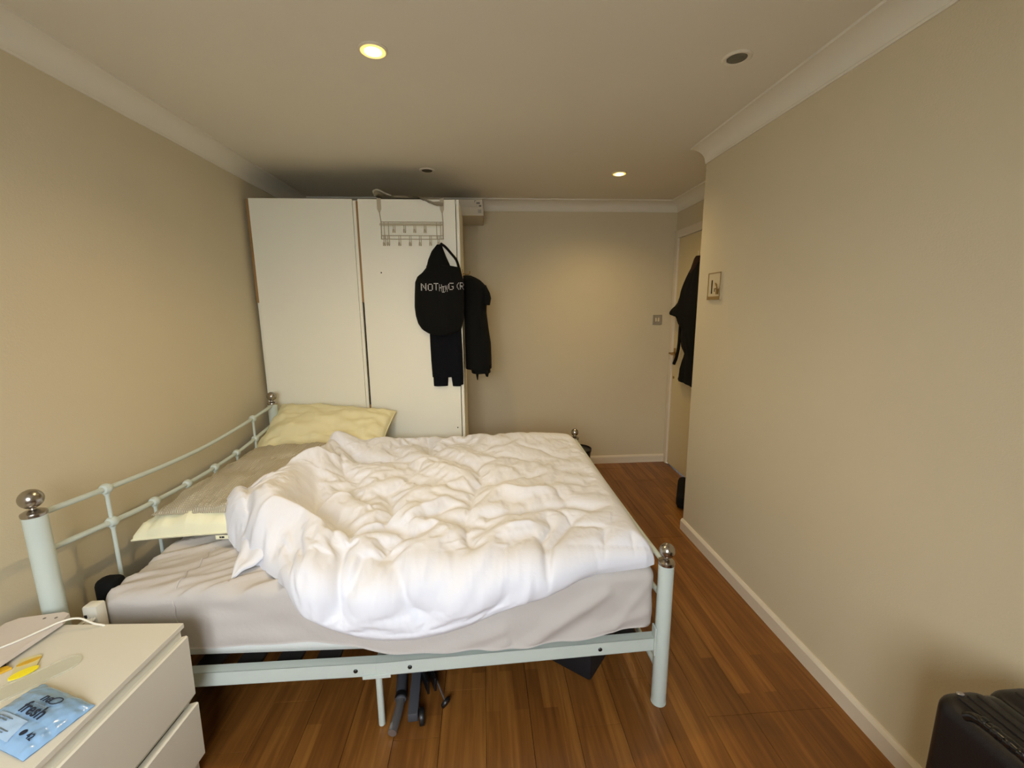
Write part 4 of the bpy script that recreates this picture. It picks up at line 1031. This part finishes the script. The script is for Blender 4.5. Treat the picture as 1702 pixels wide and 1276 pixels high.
for i in range(16):
    for j in range(12):
        lp.append(on_pack(.16+.50*i/15, .66+.28*j/11, .0024+.0008*math.sin(i*.9)*math.sin(j*.8)))
mesh('label_panel', lp+[q-Vector((0, 0, .002)) for q in lp], grid_faces(16, 12)+grid_faces(16, 12, 192, True), M['wipes_label'], wp, angle=180)
draped_text('fresh', .036, .39, .60, 'lettering', M['ink'])
draped_text('ne', .030, .46, .35, 'lettering', M['ink'])
MB().tube([on_pack(.655+.055*math.cos(a)-.03*math.sin(a), .27+.075*math.sin(a)+.02*math.cos(a), .0045) for a in [2*math.pi*k/18 for k in range(19)]], .0012, 6).build('logo_outline', M['ink'], wp)
fp_ = MB()                                              # small print, too fine to read
for (ua, ub, v_) in ((.46, .62, .405), (.50, .66, .435), (.20, .46, .72), (.20, .40, .76), (.22, .56, .86), (.22, .50, .89)):
    fp_.tube([on_pack(ua+(ub-ua)*k/8, v_+.004*math.sin(k*2.1), .0042) for k in range(9)], .0009, 5)
fpo = fp_.build('small_print', M['inkgrey'], wp); fpo['kind'] = 'stuff'
draped_text('42', .016, .82, .83, 'lettering', M['ink'])
dk = MB(); c = on_pack(.75, .79, .003)
dk.lathe([(.0065, 0), (.0065, .0008)], c, 18); dk.build('printed_dot', M['ink'], wp)

# yellow and pale film packets
def packet(name, label, poly, mats, z1, base):
    t = thing(name, label, 'packet', base, 'small yellow packets on the chest')
    k = MB().prism(poly, ZT+.0004, ZT+z1); k.build('film', mats[0], t, smooth=False); return t
t1 = packet('film_packet', 'small yellow and clear packet beside the blue wipes', [(-1.200, 1.004), (-1.176, 1.018), (-1.170, 1.040), (-1.198, 1.086), (-1.206, 1.088), (-1.238, 1.074), (-1.222, 1.040)], [M['paleflm']], .004, (-1.20, 1.045, ZT))
el = []
c0, e1, e2 = Vector((-1.184, 1.026)), Vector((.020, .018)), Vector((-.008, .012))
el = [tuple(c0+e1*math.cos(a)+e2*math.sin(a)) for a in [2*math.pi*k/20 for k in range(20)]]
MB().prism(el, ZT+.004, ZT+.0062).build('seal', M['yellowfilm'], t1, smooth=False)
c0 = Vector((-1.208, 1.064)); el = [tuple(c0+Vector((.018, .014))*math.cos(a)+Vector((-.004, .007))*math.sin(a)) for a in [2*math.pi*k/16 for k in range(16)]]
MB().prism(el, ZT+.004, ZT+.0052).build('print_patch', M['amberfilm'], t1, smooth=False)
t2 = packet('film_packet', 'amber packet with a dark end at the left picture edge on the chest', [(-1.292, .998), (-1.250, 1.022), (-1.232, 1.046), (-1.250, 1.052), (-1.300, 1.03)], [M['amberfilm']], .006, (-1.27, 1.02, ZT))
MB().prism([(-1.300, 1.03), (-1.25, 1.052), (-1.26, 1.060), (-1.306, 1.042)], ZT+.001, ZT+.0075).build('dark_end', M['blackplastic'], t2, smooth=False)
# long clear plastic sleeve with a rounded tip
a0 = Vector((-1.195, .945, 0)); a1 = Vector((-1.105, 1.045, 0)); dr_ = (a1-a0).normalized(); nr = Vector((-dr_.y, dr_.x, 0)); hw = .030
pl = [a0-nr*hw, a1-nr*hw]+[a1+nr*hw*math.sin(a)+dr_*.034*math.cos(a) for a in [-math.pi/2+math.pi*k/12 for k in range(1, 12)]]+[a1+nr*hw, a0+nr*hw]
cs = MB().prism([(p.x, p.y) for p in pl], ZT+.0004, ZT+.005).build('clear_sleeve', M['clear'], smooth=False, base=((a0+a1)/2+Vector((0, 0, ZT))))
tag(cs, 'long clear plastic sleeve with a rounded tip partly under the blue wipes', 'plastic sleeve')

# plug block and cables behind the chest
ps = thing('extension_block', 'white plug block with bundled cables between the chest and the mattress', 'extension block', (-1.28, 1.32, .296))
MB().box(-1.270, -1.226, 1.281, 1.3175, .296, .549, .006).build('housing', M['cable'], ps)
MB().box(-1.264, -1.256, 1.2795, 1.283, .505, .522).build('socket_hole', M['dark'], ps, smooth=False)
for k_, (xa, xb) in enumerate(((-1.268, -1.292), (-1.258, -1.278), (-1.250, -1.286))):
    MB().tube(smooth_path([(xa+.018, 1.281, .512), (xa+.008, 1.262, .500), (xb+.02, 1.248, .46), (xb+.015, 1.246, .36), (xb+.02, 1.246, .2)], 6), .004, 8).build('cable', M['cable'], ps)
pchv = MB().box(-1.338, -1.264, 1.395, 1.455, .443, .558, .020).build('pouch', M['black'], base=(-1.30, 1.42, .443))
tag(pchv, 'small black pouch wedged behind the bare mattress corner', 'pouch')

# ------------------------------------------------------------------ under the bed
nb = thing('storage_case', 'dark navy case standing on the floor under the bed foot', 'case', (.35, 1.68, 0))
NM = Matrix.Translation((.398, 1.427, 0)) @ Matrix.Rotation(math.radians(50.5), 4, 'Z')
MB().box(0, .30, 0, .42, .002, .20, .012, NM).build('body', M['navybox'], nb)
MB().box(-.002, .302, -.002, .422, .150, .156, .002, NM).build('lid_seam', M['blackplastic'], nb, smooth=False)

fs = thing('folded_stand', 'folded grey steel stand with clamp and knob lying under the bed beside its middle leg', 'stand', (-.28, 1.6, 0))
MB().tube(smooth_path([(-.338, 1.262, .022), (-.331, 1.33, .027), (-.330, 1.385, .031)], 5), [.0155]*11, 16).build('tube_end', M['steel'], fs)['label'] = 'bare steel tube end'
MB().tube([(-.330, 1.378, .032), (-.345, 1.50, .036), (-.352, 2.0, .036)], .020, 16).build('main_tube', M['greytube'], fs)
MB().lathe([(.0215, -.010), (.0225, -.004), (.0225, .004), (.0215, .010)], (-.331, 1.392, .0325), 18, (-.1, 1, 0)).build('sleeve', M['blackplastic'], fs)
MB().box(-.018, .018, 0, .70, .018, .052, .004, Matrix.Translation((-.273, 1.30, 0)) @ Matrix.Rotation(math.radians(4), 4, 'Z')).build('flat_arm', M['greytube'], fs)
MB().lathe([(.026, -.009), (.028, -.006), (.028, .006), (.026, .009)], (-.243, 1.310, .029), 20, (1, .15, 0)).build('end_wheel', M['blackplastic'], fs)
BMx = Matrix.Translation((-.222, 1.40, 0)) @ Matrix.Rotation(math.radians(24), 4, 'Z')
bk = MB().box(-.012, -.004, 0, .20, .03, .085, .001, BMx).box(.016, .024, 0, .20, .03, .085, .001, BMx).box(-.012, .024, .10, .20, .03, .036, .001, BMx)
bk.lathe([(.012, -.02), (.012, .026)], BMx @ Vector((.006, .12, .06)), 14, (1, .4, 0)); bk.build('clamp_bracket', M['blackplastic'], fs, smooth=False)
MB().lathe([(.010, -.002), (.010, .006), (.006, .008)], BMx @ Vector((.030, .075, .065)), 14, (1, .2, .3)).tube([BMx @ Vector((.030, .075, .060)), Vector((-.166, 1.365, .030))], .003, 8).build('threaded_rod', M['steel'], fs)
MB().lathe([(.010, -.008), (.019, -.006), (.021, .0), (.019, .006), (.010, .008)], (-.163, 1.362, .026), 18, (1, -.8, -.5)).build('knob', M['blackplastic'], fs)

# ------------------------------------------------------------------ suitcase
sc = thing('suitcase', 'black hard-shell suitcase standing by the right wall in the near corner', 'suitcase', (1.11, .52, 0))
SX0, SX1, SY0, SY1, SZ0, SZ1 = .982, 1.222, .28, .752, .035, .622
def shell(name, x0, x1):
    P, f, N = rounded_box(x0, x1, SY0, SY1, SZ0, SZ1, .038, 10, 40, 40)
    return mesh(name, P, f, M['case'], sc, angle=180)
shell('shell', SX0, SX0+.118); shell('shell', SX1-.118, SX1)
P, f, N = rounded_box(SX0+.09, SX1-.09, SY0+.006, SY1-.006, SZ0+.006, SZ1-.007, .034, 6, 30, 30)
mesh('zip_band', P, f, M['case_trim'], sc, angle=180)
for xr_ in (SX0+.030, SX0+.052, SX0+.074, SX1-.030, SX1-.052, SX1-.074):
    MB().tube(smooth_path([(xr_, SY1-.034, SZ1-.001), (xr_, SY1-.05, SZ1+.0003), (xr_, .5, SZ1+.0003), (xr_, SY0+.05, SZ1+.0003), (xr_, SY0+.034, SZ1-.001)], 6), .0022, 6).build('ridge', M['case'], sc)
hx = SX0+.012
hn = MB().tube(smooth_path([(hx, .690, SZ1-.014), (hx+.002, .676, SZ1-.001), (hx+.003, .640, SZ1+.004), (hx+.003, .600, SZ1+.004), (hx+.002, .564, SZ1-.001), (hx, .550, SZ1-.014)], 5), .009, 12)
for k_ in range(5):
    y = .662-.021*k_; hn.lathe([(.0092, -.006), (.0108, -.003), (.0108, .003), (.0092, .006)], (hx+.003, y, SZ1+.0035), 14, (0, 1, 0))
hn.build('handle', M['case_trim'], sc)
MB().lathe([(.006, 0), (.0075, .002), (.006, .004)], (SX0+.045, SY1-.022, SZ1-.004), 14, (0, .4, 1)).build('rivet', M['steel'], sc)
MB().lathe([(.005, 0), (.006, .002), (.004, .003)], (SX0+.02, SY1-.024, SZ1-.055), 12, (-.4, 1, 0)).build('rivet', M['steel'], sc)
for x in (SX0+.05, SX1-.05):
    for y in (SY0+.06, SY1-.06):
        MB().lathe([(.010, -.009), (.022, -.009), (.022, .009), (.010, .009)], (x, y, .022), 16, (1, 0, 0)).box(x-.012, x+.012, y-.01, y+.01, .022, .05, .002).build('wheel', M['case_trim'], sc)
for o_ in bpy.data.objects:
    if o_.type == 'MESH' and len(o_.data.vertices) == 0: print('EMPTY', o_.name)
